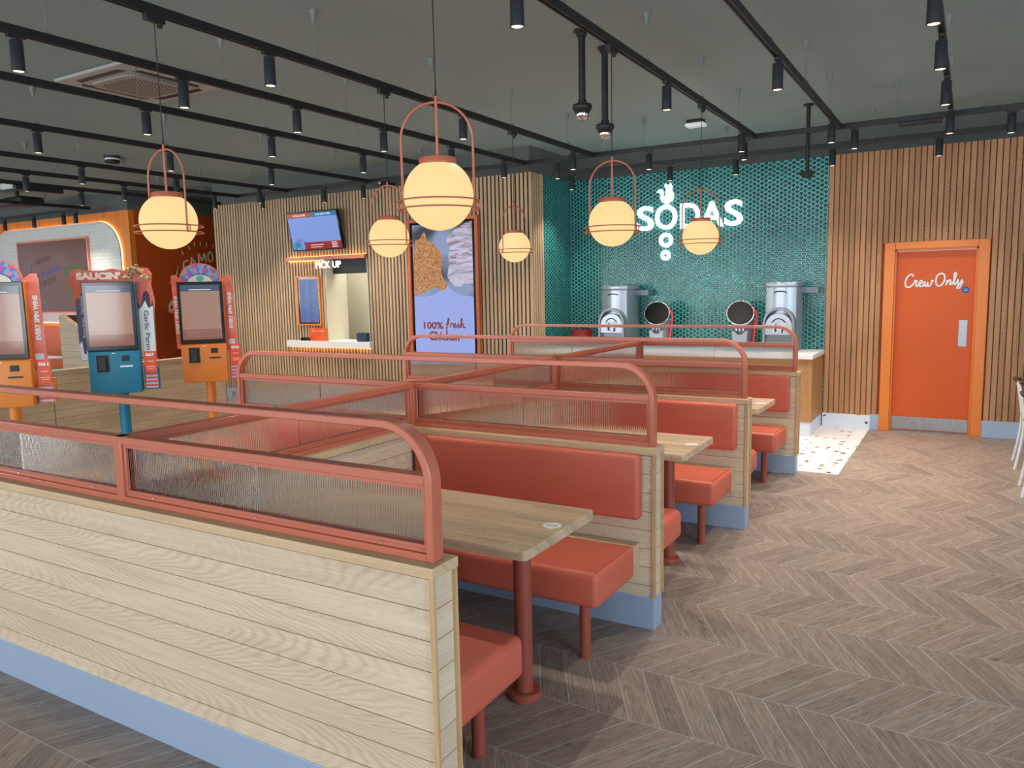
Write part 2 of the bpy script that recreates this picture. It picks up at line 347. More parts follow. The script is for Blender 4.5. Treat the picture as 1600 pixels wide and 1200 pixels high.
# ------------------------------------------------------------------ mesh helpers
class MB:
    def __init__(s): s.v = []; s.f = []; s.mi = []; s.cur = 0
    def add(s, vs, fs):
        o = len(s.v); s.v += [tuple(v) for v in vs]; s.f += [tuple(i+o for i in f) for f in fs]; s.mi += [s.cur]*len(fs)
    def box(s, x0, y0, z0, x1, y1, z1):
        x0, x1 = sorted((x0, x1)); y0, y1 = sorted((y0, y1)); z0, z1 = sorted((z0, z1))
        s.add([(x0, y0, z0), (x1, y0, z0), (x1, y1, z0), (x0, y1, z0), (x0, y0, z1), (x1, y0, z1), (x1, y1, z1), (x0, y1, z1)],
              [(0, 3, 2, 1), (4, 5, 6, 7), (0, 1, 5, 4), (1, 2, 6, 5), (2, 3, 7, 6), (3, 0, 4, 7)]); return s
    def cyl(s, p0, p1, r0, r1=None, n=20, cap=True):
        r1 = r0 if r1 is None else r1
        p0, p1 = Vector(p0), Vector(p1); d = (p1-p0).normalized()
        a = d.orthogonal().normalized(); b = d.cross(a)
        vs = []
        for p, r in ((p0, r0), (p1, r1)):
            for i in range(n):
                t = 2*PI*i/n; vs.append(p+a*math.cos(t)*r+b*math.sin(t)*r)
        fs = [(i, (i+1) % n, n+(i+1) % n, n+i) for i in range(n)]
        if cap: fs += [tuple(range(n))[::-1], tuple(range(n, 2*n))]
        s.add(vs, fs); return s
    def lathe(s, cx, cy, prof, n=32):
        vs = []; fs = []
        for r, z in prof:
            for i in range(n): t = 2*PI*i/n; vs.append((cx+r*math.cos(t), cy+r*math.sin(t), z))
        m_ = len(prof)
        for j in range(m_-1):
            for i in range(n): fs.append((j*n+i, j*n+(i+1) % n, (j+1)*n+(i+1) % n, (j+1)*n+i))
        if prof[0][0] > 1e-5: fs.append(tuple(range(n))[::-1])
        if prof[-1][0] > 1e-5: fs.append(tuple(range((m_-1)*n, m_*n)))
        s.add(vs, fs); return s
    def tube(s, pts, r, n=10, closed=False, flat=1.0):
        pts = [Vector(p) for p in pts]; N = len(pts); vs = []; prev = None
        for i, p in enumerate(pts):
            if closed: t = pts[(i+1) % N]-pts[i-1]
            else: t = pts[min(i+1, N-1)]-pts[max(i-1, 0)]
            t.normalize()
            if prev is None: a = t.orthogonal().normalized()
            else:
                a = prev-t*prev.dot(t)
                if a.length < 1e-6: a = t.orthogonal()
                a.normalize()
            prev = a; b = t.cross(a)
            for k in range(n):
                q = 2*PI*k/n; vs.append(p+a*math.cos(q)*r+b*math.sin(q)*r*flat)
        fs = []
        for i in range(N if closed else N-1):
            j = (i+1) % N
            for k in range(n): fs.append((i*n+k, i*n+(k+1) % n, j*n+(k+1) % n, j*n+k))
        if not closed: fs += [tuple(range(n))[::-1], tuple(range((N-1)*n, N*n))]
        s.add(vs, fs); return s
    def prism(s, poly, plane, d0, d1):
        """poly of 2-D points extruded; plane 'XZ' (along Y), 'XY' (along Z), 'YZ' (along X)"""
        def P3(p, d): return {'XZ': (p[0], d, p[1]), 'XY': (p[0], p[1], d), 'YZ': (d, p[0], p[1])}[plane]
        n = len(poly); vs = [P3(p, d0) for p in poly]+[P3(p, d1) for p in poly]
        fs = [tuple(range(n)), tuple(range(n, 2*n))[::-1]]+[(i, n+i, n+(i+1) % n, (i+1) % n) for i in range(n)]
        s.add(vs, fs); return s
    def ribbon(s, path, w, y0, y1, closed=False):
        """flat bar bent along an XZ path: w in plane, y0..y1 deep"""
        N = len(path); vs = []
        for i in range(N):
            p = Vector(path[i])
            if closed: a, b = Vector(path[i-1]), Vector(path[(i+1) % N])
            else: a, b = Vector(path[max(i-1, 0)]), Vector(path[min(i+1, N-1)])
            t = (b-a).normalized(); nn = Vector((-t.y, t.x))*w/2
            for (q, y) in ((p+nn, y0), (p+nn, y1), (p-nn, y1), (p-nn, y0)): vs.append((q.x, y, q.y))
        fs = []
        for i in range(N if closed else N-1):
            j = (i+1) % N
            for k in range(4): fs.append((i*4+k, i*4+(k+1) % 4, j*4+(k+1) % 4, j*4+k))
        if not closed: fs += [(3, 2, 1, 0), tuple((N-1)*4+k for k in range(4))]
        s.add(vs, fs); return s
    def ellipsoid(s, c, r, n=20, m_=12, jitter=0.0, rng=None):
        vs = []; fs = []
        for j in range(m_+1):
            ph = PI*j/m_
            for i in range(n):
                t = 2*PI*i/n; k = 1+(rng.uniform(-jitter, jitter) if rng and 0 < j < m_ else 0)
                vs.append((c[0]+r[0]*k*math.sin(ph)*math.cos(t), c[1]+r[1]*k*math.sin(ph)*math.sin(t), c[2]+r[2]*k*math.cos(ph)))
        for j in range(m_):
            for i in range(n): fs.append((j*n+i, (j+1)*n+i, (j+1)*n+(i+1) % n, j*n+(i+1) % n))
        s.add(vs, fs); return s
    def build(s, name, mt, parent=None, smooth=False, bevel=0.0, seg=2, world=True, rot=None):
        me = bpy.data.meshes.new(name)
        off = Vector((0, 0, 0))
        if parent is not None and world:
            p = parent
            while p is not None: off += p.location; p = p.parent
        me.from_pydata([tuple(Vector(v)-off) for v in s.v], [], s.f); me.validate()
        bm = bmesh.new(); bm.from_mesh(me); bmesh.ops.remove_doubles(bm, verts=bm.verts, dist=1e-6)
        bmesh.ops.recalc_face_normals(bm, faces=bm.faces); bm.to_mesh(me); bm.free()
        o = bpy.data.objects.new(name, me); COL.objects.link(o)
        for q in (mt if isinstance(mt, (list, tuple)) else [mt]): me.materials.append(q)
        if smooth:
            me.polygons.foreach_set('use_smooth', [True]*len(me.polygons))
            try: me.set_sharp_from_angle(angle=R(38))
            except Exception: pass
        if bevel:
            b = o.modifiers.new('bevel', 'BEVEL'); b.width = bevel; b.segments = seg; b.limit_method = 'ANGLE'; b.angle_limit = R(40)
            me.polygons.foreach_set('use_smooth', [True]*len(me.polygons))
            b.harden_normals = False
            try: me.set_sharp_from_angle(angle=R(60) if seg < 3 else R(180))
            except Exception: pass
        if parent is not None: o.parent = parent
        return o

def tag(o, label=None, cat=None, group=None, kind=None):
    if label: o['label'] = label
    if cat: o['category'] = cat
    if group: o['group'] = group
    if kind: o['kind'] = kind
    return o
def thing(name, label, cat, loc=(0, 0, 0), rz=0.0, group=None):
    o = bpy.data.objects.new(name, None); COL.objects.link(o); o.location = loc; o.rotation_euler = (0, 0, rz)
    o.empty_display_size = 0.1
    return tag(o, label, cat, group)
def struct(name, mb, mt, **kw):
    o = mb.build(name, mt, **kw); o['kind'] = 'structure'; return o
def copy_tree(o, parent=None):
    c = o.copy(); COL.objects.link(c)
    if parent is not None: c.parent = parent
    for ch in [q for q in bpy.data.objects if q.parent == o]: copy_tree(ch, c)
    return c

def smooth_path(pts, sub=6, closed=False):
    out = []; n = len(pts); pts = [Vector(p) for p in pts]
    rng = range(n if closed else n-1)
    for i in rng:
        p0 = pts[(i-1) % n] if closed or i > 0 else pts[0]; p1 = pts[i]; p2 = pts[(i+1) % n]
        p3 = pts[(i+2) % n] if closed or i+2 < n else pts[-1]
        for k in range(sub):
            t = k/sub
            out.append(0.5*((2*p1)+(-p0+p2)*t+(2*p0-5*p1+4*p2-p3)*t*t+(-p0+3*p1-3*p2+p3)*t**3))
    if not closed: out.append(pts[-1])
    return out

def place_mesh(me, org, ux, uz, w=None, h=None, shear=0.0):
    """fit flat text mesh (XY, extruded Z) into the box org + w*ux + h*uz, thickness towards ux x uz reversed"""
    xs = [v.co.x for v in me.vertices]; ys = [v.co.y for v in me.vertices]; zs = [v.co.z for v in me.vertices]
    x0, x1, y0, y1, zm = min(xs), max(xs), min(ys), max(ys), min(zs)
    sy = h/(y1-y0) if h else None; sx = w/(x1-x0) if w else None
    sx = sx or sy; sy = sy or sx
    ux, uz = Vector(ux), Vector(uz); nn = ux.cross(uz)
    for v in me.vertices:
        a = (v.co.x-x0)*sx; b = (v.co.y-y0)*sy; c = v.co.z-zm
        a += shear*b
        v.co = Vector(org)+ux*a+uz*b+nn*c
def text(body, name, mt, parent, org, ux, uz, w=None, h=None, bold=0.0, depth=0.002, shear=0.0, space=1.0, world=True):
    cu = bpy.data.curves.new(name, 'FONT'); cu.body = body; cu.size = 1.0; cu.offset = bold; cu.extrude = depth/2
    cu.space_character = space; cu.resolution_u = 4
    t = bpy.data.objects.new(name+'_tmp', cu); COL.objects.link(t)
    dg = bpy.context.evaluated_depsgraph_get()
    me = bpy.data.meshes.new_from_object(t.evaluated_get(dg))
    bpy.data.objects.remove(t); bpy.data.curves.remove(cu)
    org = Vector(org)
    if parent is not None and world:
        p = parent
        while p is not None: org -= p.location; p = p.parent
    place_mesh(me, org, ux, uz, w, h, shear)
    me.name = name; o = bpy.data.objects.new(name, me); COL.objects.link(o)
    me.materials.clear(); me.materials.append(mt)
    o.parent = parent
    return o
def strokes(lines, name, mt, parent, org, ux, uz, w, h, r, flat=0.5, world=True, smooth=True, box=None):
    """hand lettering: list of 2-D polylines fitted in w x h"""
    al = [p for l in lines for p in l]
    if box: x0, x1, y0, y1 = box
    else: x0, x1 = min(p[0] for p in al), max(p[0] for p in al); y0, y1 = min(p[1] for p in al), max(p[1] for p in al)
    ux, uz = Vector(ux), Vector(uz); nn = ux.cross(uz); b = MB()
    for l in lines:
        q = [Vector(org)+ux*(p[0]-x0)/(x1-x0)*w+uz*(p[1]-y0)/(y1-y0)*h for p in l]
        if smooth and len(q) > 2: q = smooth_path(q, 5)
        N = len(q); vs = []; n = 8
        for i, p in enumerate(q):
            t = (q[min(i+1, N-1)]-q[max(i-1, 0)]).normalized(); a = nn.cross(t).normalized()
            for k in range(n):
                an = 2*PI*k/n; vs.append(p+a*math.cos(an)*r+nn*math.sin(an)*r*flat)
        fs = [(i*n+k, i*n+(k+1) % n, (i+1)*n+(k+1) % n, (i+1)*n+k) for i in range(N-1) for k in range(n)]
        fs += [tuple(range(n))[::-1], tuple(range((N-1)*n, N*n))]
        b.add(vs, fs)
    return b.build(name, mt, parent, smooth=True, world=world)

# ------------------------------------------------------------------ room shell
XL, XR, YF, YB = -18.5, 4.6, -9.0, 9.704
CZ = 3.465; WT = 3.137
struct('floor', MB().box(XL, YF, -0.05, XR, 12.5, 0), M['floor'])
struct('ceiling', MB().box(XL, YF, CZ, XR, 12.5, CZ+0.1), M['ceil'])
struct('floor_terrazzo', MB().box(-4.77, 7.24, 0.0, -0.94, 9.70, 0.004), M['terrazzo'])
# shop front and side glazing: frames round the daylight openings
def glazed_wall(name, wn, axis, c0, lo, hi, openings, sill, head):
    b = MB()
    def bx(a0, a1, z0, z1):
        if a1-a0 < 1e-4: return
        if axis == 'Y': b.box(a0, c0, z0, a1, c0+0.12, z1)
        else: b.box(c0, a0, z0, c0+0.12, a1, z1)
    bx(lo, hi, 0, sill); bx(lo, hi, head, CZ)
    cur = lo
    for a0, a1 in openings: bx(cur, a0, sill, head); cur = a1
    bx(cur, hi, sill, head)
    struct(name, b, M['plaster'])
    for i, (a0, a1) in enumerate(openings):
        g = MB(); t = 0.05
        def gx(p0, p1, z0, z1):
            if axis == 'Y': g.box(p0, c0+0.03, z0, p1, c0+0.09, z1)
            else: g.box(c0+0.03, p0, z0, c0+0.09, p1, z1)
        gx(a0, a1, sill, sill+t); gx(a0, a1, head-t, head)
        gx(a0, a0+t, sill+t, head-t); gx(a1-t, a1, sill+t, head-t)
        struct('window_%d' % (wn+i), g, M['charcoal'])
glazed_wall('wall_front', 1, 'Y', YF, XL, XR, [(-16+i*3.2, -16+i*3.2+3.0) for i in range(6)], 0.45, 3.0)
glazed_wall('wall_right', 7, 'X', XR-0.12, YF+0.12, YB, [(-8.5+i*3.0, -8.5+i*3.0+2.8) for i in range(6)], 0.45, 3.0)
glazed_wall('wall_left', 13, 'X', XL, YF+0.12, 12.5, [(-8+i*3.0, -8+i*3.0+2.8) for i in range(5)], 0.45, 3.0)

# back wall: niche in tile, slats round the door
struct('wall_back_core', MB().box(-4.95, YB+0.03, 0, -0.80, YB+0.15, CZ).box(0.11, YB+0.03, 0, XR, YB+0.15, CZ).box(-0.80, YB+0.03, 2.08, 0.11, YB+0.15, CZ), M['dark_paint'])
struct('wall_tiled_back', MB().box(-4.77, YB, 0, -1.455, YB+0.03, WT), M['hex_x'])
struct('wall_tiled_side', MB().box(-4.80, 8.945, 0, -4.77, YB, WT), M['hex_y'])
b = MB(); b.box(-4.795, 8.640, 0.165, -4.785, 8.945, WT)
struct('wall_niche_side_backing', b, M['back_dark'])
b = MB()
for i in range(5): b.box(-4.785, 8.648+i*0.06, 0.165, -4.765, 8.648+i*0.06+0.044, WT)
struct('wall_niche_side_slats', b, M['slat_l'])

def slat_run(x0, x1, z0, z1, y, pitch, wdt, dep, holes, b):
    i = math.ceil(x0/pitch-1e-6)
    while i*pitch+wdt <= x1+1e-6:
        a0 = i*pitch+0.004; a1 = a0+wdt; segs = [(z0, z1)]
        for hx0, hx1, hz0, hz1 in holes:
            if a1 > hx0 and a0 < hx1:
                ns = []
                for s0, s1 in segs:
                    if hz0 > s0: ns.append((s0, min(s1, hz0)))
                    if hz1 < s1: ns.append((max(s0, hz1), s1))
                segs = ns
        for s0, s1 in segs:
            if s1-s0 > 0.01: b.box(a0, y-dep, s0, a1, y, s1)
        i += 1
# right of the tile: warm slats with the door
b = MB(); slat_run(-1.45, XR-0.12, 0.165, WT, YB, 0.058, 0.047, 0.018, [(-0.846, 0.162, 0, 2.12)], b)
struct('wall_back_slats', b, M['slat_r'])
struct('wall_back_backing', MB().box(-1.455, YB, 0, -0.846, YB+0.012, WT).box(0.162, YB, 0, XR-0.12, YB+0.012, WT).box(-0.846, YB, 2.12, 0.162, YB+0.012, WT), M['back_red'])
struct('baseboard_back', MB().box(0.162, YB-0.022, 0, XR-0.12, YB, 0.18).box(-0.94, YB-0.022, 0, -0.846, YB, 0.18), M['skirt'])
struct('baseboard_terrazzo', MB().box(-1.455, YB-0.024, 0.004, -0.94, YB, 0.165), M['terrazzo_v'])

# the pick-up box: wall in front of the kitchen, with a serving hatch
BY = 8.605; BX0, BX1 = -10.715, -4.77
HX0, HX1, HZ0, HZ1 = -8.287, -7.467, 0.93, 2.19
b = MB()
for x0, x1, z0, z1 in [(BX0, HX0, 0, CZ), (HX1, BX1-0.03, 0, CZ), (HX0, HX1, 0, HZ0), (HX0, HX1, HZ1, CZ)]:
    b.box(x0, BY+0.035, z0, x1, BY+0.16, z1)
b.box(BX0, BY+0.16, 0, BX0+0.12, 12.4, CZ).box(BX1-0.15, BY+0.16, 0, BX1-0.03, YB+0.15, CZ)
struct('wall_pickup_core', b, M['dark_paint'])
struct('wall_pickup_backing', MB().box(BX0, BY+0.02, 0.165, HX0, BY+0.035, WT).box(HX1, BY+0.02, 0.165, BX1, BY+0.035, WT).box(HX0, BY+0.02, 0.165, HX1, BY+0.035, HZ0).box(HX0, BY+0.02, HZ1, HX1, BY+0.035, WT), M['back_dark'])
b = MB(); slat_run(BX0, BX1+0.01, 0.165, WT, BY+0.02, 0.06, 0.035, 0.02, [(HX0-0.005, HX1+0.005, HZ0, HZ1)], b)
struct('wall_pickup_slats', b, M['slat_l'])
struct('baseboard_pickup', MB().box(BX0-0.01, BY-0.006, 0, BX1, BY+0.035, 0.165), M['skirt'])
# kitchen behind the hatch
struct('wall_kitchen', MB().box(-9.6, 9.55, 0, -8.18, 9.65, CZ).box(-8.28, 9.65, 0, -8.18, 10.6, CZ).box(-8.28, 10.6, 0, -6.0, 10.7, CZ).box(-9.6, 8.80, 0, -9.5, 9.55, CZ).box(-6.1, 8.8, 0, -6.0, 10.6, CZ), M['cream'])
struct('trim_hatch', MB().box(HX0, BY+0.0, HZ0, HX0+0.008, BY+0.16, HZ1).box(HX1-0.008, BY+0.0, HZ0, HX1, BY+0.16, HZ1), M['cream'])
struct('wall_kitchen_return', MB().box(HX0-0.1, BY+0.16, 0, HX0+0.008, BY+0.45, CZ), M['cream'])
struct('trim_hatch_soffit', MB().box(HX0, BY+0.165, 1.98, HX1+0.4, BY+0.22, 2.60), M['charcoal'])
kl = bpy.data.lights.new('kitchen_light', 'AREA'); kl.size = 1.2; kl.energy = 75; kl.color = (1, 0.96, 0.86)
ko = bpy.data.objects.new('kitchen_light', kl); COL.objects.link(ko); ko.location = (-8.0, 9.25, 3.2)

# orange dining end
OY, OX = 8.05, -12.1
struct('wall_orange_front', MB().box(XL+0.12, OY, 0, OX, OY+0.1, WT), M['orange_front'])
struct('wall_orange_side', MB().box(OX-0.1, OY+0.1, 0, OX, 12.4, WT), M['orange_side'])
struct('wall_orange_bulkhead', MB().box(XL+0.12, OY, WT, OX, OY+0.1, CZ).box(OX-0.1, OY+0.1, WT, OX, 12.4, CZ), M['dark_paint'])
struct('wall_corridor_end', MB().box(OX, 12.3, 0, BX0, 12.4, CZ), M['dark_void'])

# ------------------------------------------------------------------ door
DX0, DX1 = -0.846, 0.162
b = MB(); b.box(DX0, YB-0.035, 0, DX0+0.105, YB+0.10, 2.12).box(DX1-0.105, YB-0.035, 0, DX1, YB+0.10, 2.12).box(DX0+0.105, YB-0.035, 2.045, DX1-0.105, YB+0.10, 2.12)
door = struct('door_1', MB().box(DX0+0.118, YB+0.045, 0.012, DX1-0.118, YB+0.088, 2.02), M['door'])
door['label'] = 'deep orange staff door with steel push plate and kick plate'
fr = b.build('door_frame', M['orange'], door, bevel=0.004)
MB().box(DX0+0.100, YB+0.0, 0, DX0+0.122, YB+0.10, 2.045).box(DX1-0.122, YB+0.0, 0, DX1-0.100, YB+0.10, 2.045).box(DX0+0.1, YB+0.0, 2.025, DX1-0.1, YB+0.10, 2.045).build('door_stop', M['orange'], door)
MB().box(-0.722, YB+0.041, 0.022, 0.036, YB+0.046, 0.165).build('kick_plate', M['steel'], door, bevel=0.001)
MB().box(-0.094, YB+0.040, 0.973, -0.014, YB+0.046, 1.262).build('push_plate', M['steel'], door, bevel=0.001)
crew = [
 [(1.9, 2.55), (1.75, 2.95), (1.2, 3.0), (0.5, 2.4), (0.15, 1.4), (0.35, 0.6), (1.0, 0.4), (1.7, 0.8), (2.2, 1.3)],
 [(2.2, 1.3), (2.35, 1.75), (2.75, 1.6), (2.6, 0.7), (2.9, 0.6), (3.3, 1.0)],
 [(3.3, 1.0), (3.9, 1.25), (3.95, 1.65), (3.5, 1.65), (3.3, 1.0), (3.6, 0.55), (4.2, 0.75), (4.6, 1.55)],
 [(4.6, 1.55), (4.5, 0.8), (4.9, 0.6), (5.2, 1.4), (5.15, 0.8), (5.55, 0.6), (6.0, 1.2), (6.05, 1.7), (6.45, 1.55)],
 [(7.9, 3.1), (7.2, 2.6), (6.95, 1.5), (7.3, 0.7), (8.1, 0.7), (8.8, 1.6), (8.8, 2.7), (8.2, 3.1), (7.7, 2.9)],
 [(9.2, 0.7), (9.45, 1.75), (9.4, 1.1), (9.9, 1.75), (10.2, 1.5), (10.1, 0.9), (10.4, 0.8)],
 [(10.4, 0.8), (11.1, 1.9), (11.3, 3.0), (11.0, 3.1), (10.9, 2.0), (11.0, 0.95), (11.4, 0.9)],
 [(11.4, 0.9), (11.8, 1.8), (11.75, 1.1), (12.2, 1.0), (12.6, 1.75), (12.5, 0.7), (12.0, 0.05), (11.6, 0.3), (12.2, 0.9), (13.0, 1.35)]]
strokes(crew, 'lettering', M['whitep'], door, (-0.632, YB+0.040, 1.605), (1, 0, 0), (0, 0, 1), 0.565, 0.165, 0.0085, 0.3)
ds = MB().cyl((-0.046, YB+0.045, 1.587), (-0.046, YB+0.040, 1.587), 0.036, n=28).build('door_disc', pmat((24, 74, 160)), door)
MB().box(-0.066, YB+0.038, 1.592, -0.026, YB+0.0405, 1.600).box(-0.066, YB+0.038, 1.576, -0.026, YB+0.0405, 1.584).build('disc_lettering', pmat((150, 200, 240)), ds)

# ------------------------------------------------------------------ booths
Y1, DYY, T = 1.6844, 1.8018, 0.1244
XE, XW = -1.271, -4.269
XM0, XM1 = -2.832, -2.708
CAPZ0, CAPZ = 0.885, 0.918
CORR = {'part': 'oak partition'}

def reeded(x0, x1, z0, z1, y, pitch=0.010, amp=0.0023, th=0.004, along='X'):
    n = max(4, int((x1-x0)/pitch)*6); b = MB(); vs = []
    for i in range(n+1):
        x = x0+(x1-x0)*i/n
        ph = ((x/pitch) % 1.0)
        f = amp*math.sqrt(max(0, 1-(2*ph-1)**2))     # round reeds
        for z in (z0, z1):
            vs.append((x, y-th/2-f, z)); 
        for z in (z0, z1):
            vs.append((x, y+th/2, z))
    fs = []
    for i in range(n):
        a = i*4; c = a+4
        fs += [(a, c, c+1, a+1), (a+2, a+3, c+3, c+2), (a+1, c+1, c+3, a+3), (a, a+2, c+2, c)]
    fs += [(0, 1, 3, 2), (n*4, n*4+2, n*4+3, n*4+1)]
    if along == 'Y': vs = [(v[1], v[0], v[2]) for v in vs]
    b.add(vs, fs); return b

def partition(i):
    y = Y1+i*DYY
    names = ['nearest oak partition, its bare boarded side and pale skirting facing the viewer',
             'oak partition behind the first table, second from the viewer',
             'oak partition behind the second table, third from the viewer',
             'far oak partition behind the third table, beside the soda counter']
    t = thing('booth_partition', names[i], 'partition', (XM0+0.062, y+T/2, 0), group='oak partitions between the booths')
    b = MB().box(XW+0.012, y+0.012, 0.165, XE-0.012, y+T-0.012, CAPZ0)
    b.build('boarding', M['oak'], t)
    for x in (XE, XW):
        s = 1 if x == XE else -1
        for yy in (y+0.002, y+T-0.014):
            MB().box(x, yy, 0.165, x-s*0.016, yy+0.012, CAPZ0).build('corner_strip', M['oak_z'], t)
    MB().box(XW-0.002, y-0.002, CAPZ0, XE+0.002, y+T+0.002, CAPZ).build('cap', M['oak_x'], t, bevel=0.002)
    MB().box(XW+0.01, y+0.008, 0, XE-0.008, y+T-0.008, 0.165).build('skirting', M['skirt'], t, bevel=0.002)
    # screen on top
    sn = ['coral metal hoop screen with reeded glass on the nearest partition',
          'coral metal hoop screen with reeded glass on the second partition',
          'coral metal hoop screen with reeded glass on the third partition',
          'coral metal hoop screen with reeded glass on the farthest partition, before the soda counter'][i]
    s = thing('glass_screen', sn, 'screen', (XM0+0.062, y+T/2, CAPZ), group='hooped glass screens on the partitions')
    yc = y+T/2; d = 0.026; w = 0.026
    xr, xl = -1.293-w/2, -4.247+w/2; zt = 1.325-w/2; rad = 0.165
    path = [(xr, CAPZ)]
    for k in range(13): a = PI/2*k/12; path.append((xr-rad+rad*math.cos(a), zt-rad+rad*math.sin(a)))
    for k in range(13): a = PI/2+PI/2*k/12; path.append((xl+rad+rad*math.cos(a), zt-rad+rad*math.sin(a)))
    path.append((xl, CAPZ))
    MB().ribbon(path, w, yc-d, yc+d).build('hoop', M['coral'], s, bevel=0.004)
    mr = MB().box(xl+w/2, yc-d+0.002, 1.142, xr-w/2, yc+d-0.002, 1.172); mr.build('middle_rail', M['coral'], s, bevel=0.003)
    br = MB().box(xl+w/2, yc-d+0.002, CAPZ, xr-w/2, yc+d-0.002, CAPZ+0.022); br.box(xl+w/2, yc-d+0.012, CAPZ+0.022, xr-w/2, yc+d-0.012, CAPZ+0.034)
    br.build('bottom_rail', M['coral'], s, bevel=0.002)
    MB().box(-2.77-0.022, yc-d, CAPZ, -2.77+0.022, yc+d, 1.172).build('mullion', M['coral'], s, bevel=0.003)
    for x0, x1 in ((xl+w/2, -2.792), (-2.748, xr-w/2)):
        f = MB(); z0, z1, q = CAPZ+0.034, 1.142, 0.013
        f.box(x0, yc-0.016, z0, x1, yc+0.016, z0+q).box(x0, yc-0.016, z1-q, x1, yc+0.016, z1).box(x0, yc-0.016, z0+q, x0+q, yc+0.016, z1-q).box(x1-q, yc-0.016, z0+q, x1, yc+0.016, z1-q)
        fo = f.build('pane_frame', M['coral'], s, bevel=0.002)
        xm = (x0+x1)/2
        for a0, a1 in ((x0+q, xm-0.0015), (xm+0.0015, x1-q)):
            reeded(a0, a1, z0+q, z1-q, yc).build('reeded_pane', M['glass'], fo, smooth=True)
        for k in range(3):
            xx = x0+(x1-x0)*(0.12+0.38*k)
            MB().lathe(xx, yc-0.020, [(0.005, CAPZ+0.034), (0.005, CAPZ+0.038), (0.0, CAPZ+0.040)], 8).build('screw', M['chrome'], fo, smooth=True)
for i in range(4): partition(i)

def spine(i):
    y0 = Y1+i*DYY+T; y1 = Y1+(i+1)*DYY
    nm = ['nearest', 'middle', 'farthest'][i]
    t = thing('booth_partition', nm+' short oak spine wall running between two hooped partitions', 'partition', (-2.77, (y0+y1)/2, 0), group='oak spine walls')
    MB().box(XM0+0.012, y0+0.004, 0.165, XM1-0.012, y1-0.004, CAPZ0).build('boarding', M['oak'], t)
    MB().box(XM0-0.002, y0+0.002, CAPZ0, XM1+0.002, y1-0.002, CAPZ).build('cap', M['oak_y'], t, bevel=0.002)
    MB().box(XM0+0.006, y0+0.004, 0, XM1-0.006, y1-0.004, 0.165).build('skirting', M['skirt'], t)
    s = thing('glass_screen', nm+' low reeded glass screen on the oak spine wall, without a hoop', 'screen', (-2.77, (y0+y1)/2, CAPZ), group='low glass screens on the spine')
    a0, a1 = y0-T/2+0.030, y1+T/2-0.030; xc = -2.77
    MB().box(xc-0.026, a0, 1.142, xc+0.026, a1, 1.172).build('top_rail', M['coral'], s, bevel=0.003)
    MB().box(xc-0.026, a0, CAPZ, xc+0.026, a1, CAPZ+0.022).box(xc-0.014, a0, CAPZ+0.022, xc+0.014, a1, CAPZ+0.034).build('bottom_rail', M['coral'], s, bevel=0.002)
    for yy in (a0, a1-0.026): MB().box(xc-0.024, yy, CAPZ+0.022, xc+0.024, yy+0.026, 1.142).build('post', M['coral'], s, bevel=0.003)
    f = MB(); z0, z1, q = CAPZ+0.034, 1.142, 0.013; p0, p1 = a0+0.026, a1-0.026
    f.box(xc-0.016, p0, z0, xc+0.016, p1, z0+q).box(xc-0.016, p0, z1-q, xc+0.016, p1, z1).box(xc-0.016, p0, z0+q, xc+0.016, p0+q, z1-q).box(xc-0.016, p1-q, z0+q, xc+0.016, p1, z1-q)
    fo = f.build('pane_frame', M['coral'], s, bevel=0.002)
    pm = (p0+p1)/2
    for b0, b1 in ((p0+q, pm-0.0015), (pm+0.0015, p1-q)):
        reeded(b0, b1, z0+q, z1-q, xc, along='Y').build('reeded_pane', M['glass'], fo, smooth=True)
for i in range(3): spine(i)

# benches: local origin at the wall face on the floor, aisle end at x=0 (towards +X), seat towards -Y
def make_bench():
    t = thing('booth_bench', 'x', 'bench', (0, 0, 0), group='coral vinyl booth benches')
    L = 1.355
    MB().box(-L, -0.528, 0.283, 0, -0.078, 0.447).build('seat', M['vinyl'], t, bevel=0.032, seg=5)
    st = []
    e = 0.006; x = -0.022
    pts = [(x, -0.520, 0.300), (x, -0.524, 0.36), (x, -0.522, 0.415), (x, -0.500, 0.442), (x, -0.45, 0.4485), (x, -0.085, 0.4485)]
    MB().tube(smooth_path(pts, 5), 0.0028, 8).build('piping', M['vinyl'], t, smooth=True)
    MB().box(-L, -0.078, 0.278, -0.008, -0.002, 0.440).build('seat_support', M['oak_x'], t, bevel=0.002)
    MB().box(-L+0.005, -0.066, 0.564, 0.012, -0.001, 0.888).build('backrest', M['vinyl'], t, bevel=0.026, seg=5)
    for lx in (-0.115, -1.22):
        g = MB().cyl((lx, -0.41, 0.006), (lx, -0.41, 0.290), 0.0255, n=24); g.lathe(lx, -0.41, [(0.0, 0.0), (0.029, 0.0), (0.029, 0.006), (0.0255, 0.008)], 24)
        g.build('leg', M['coral_d'], t, smooth=True)
    return t
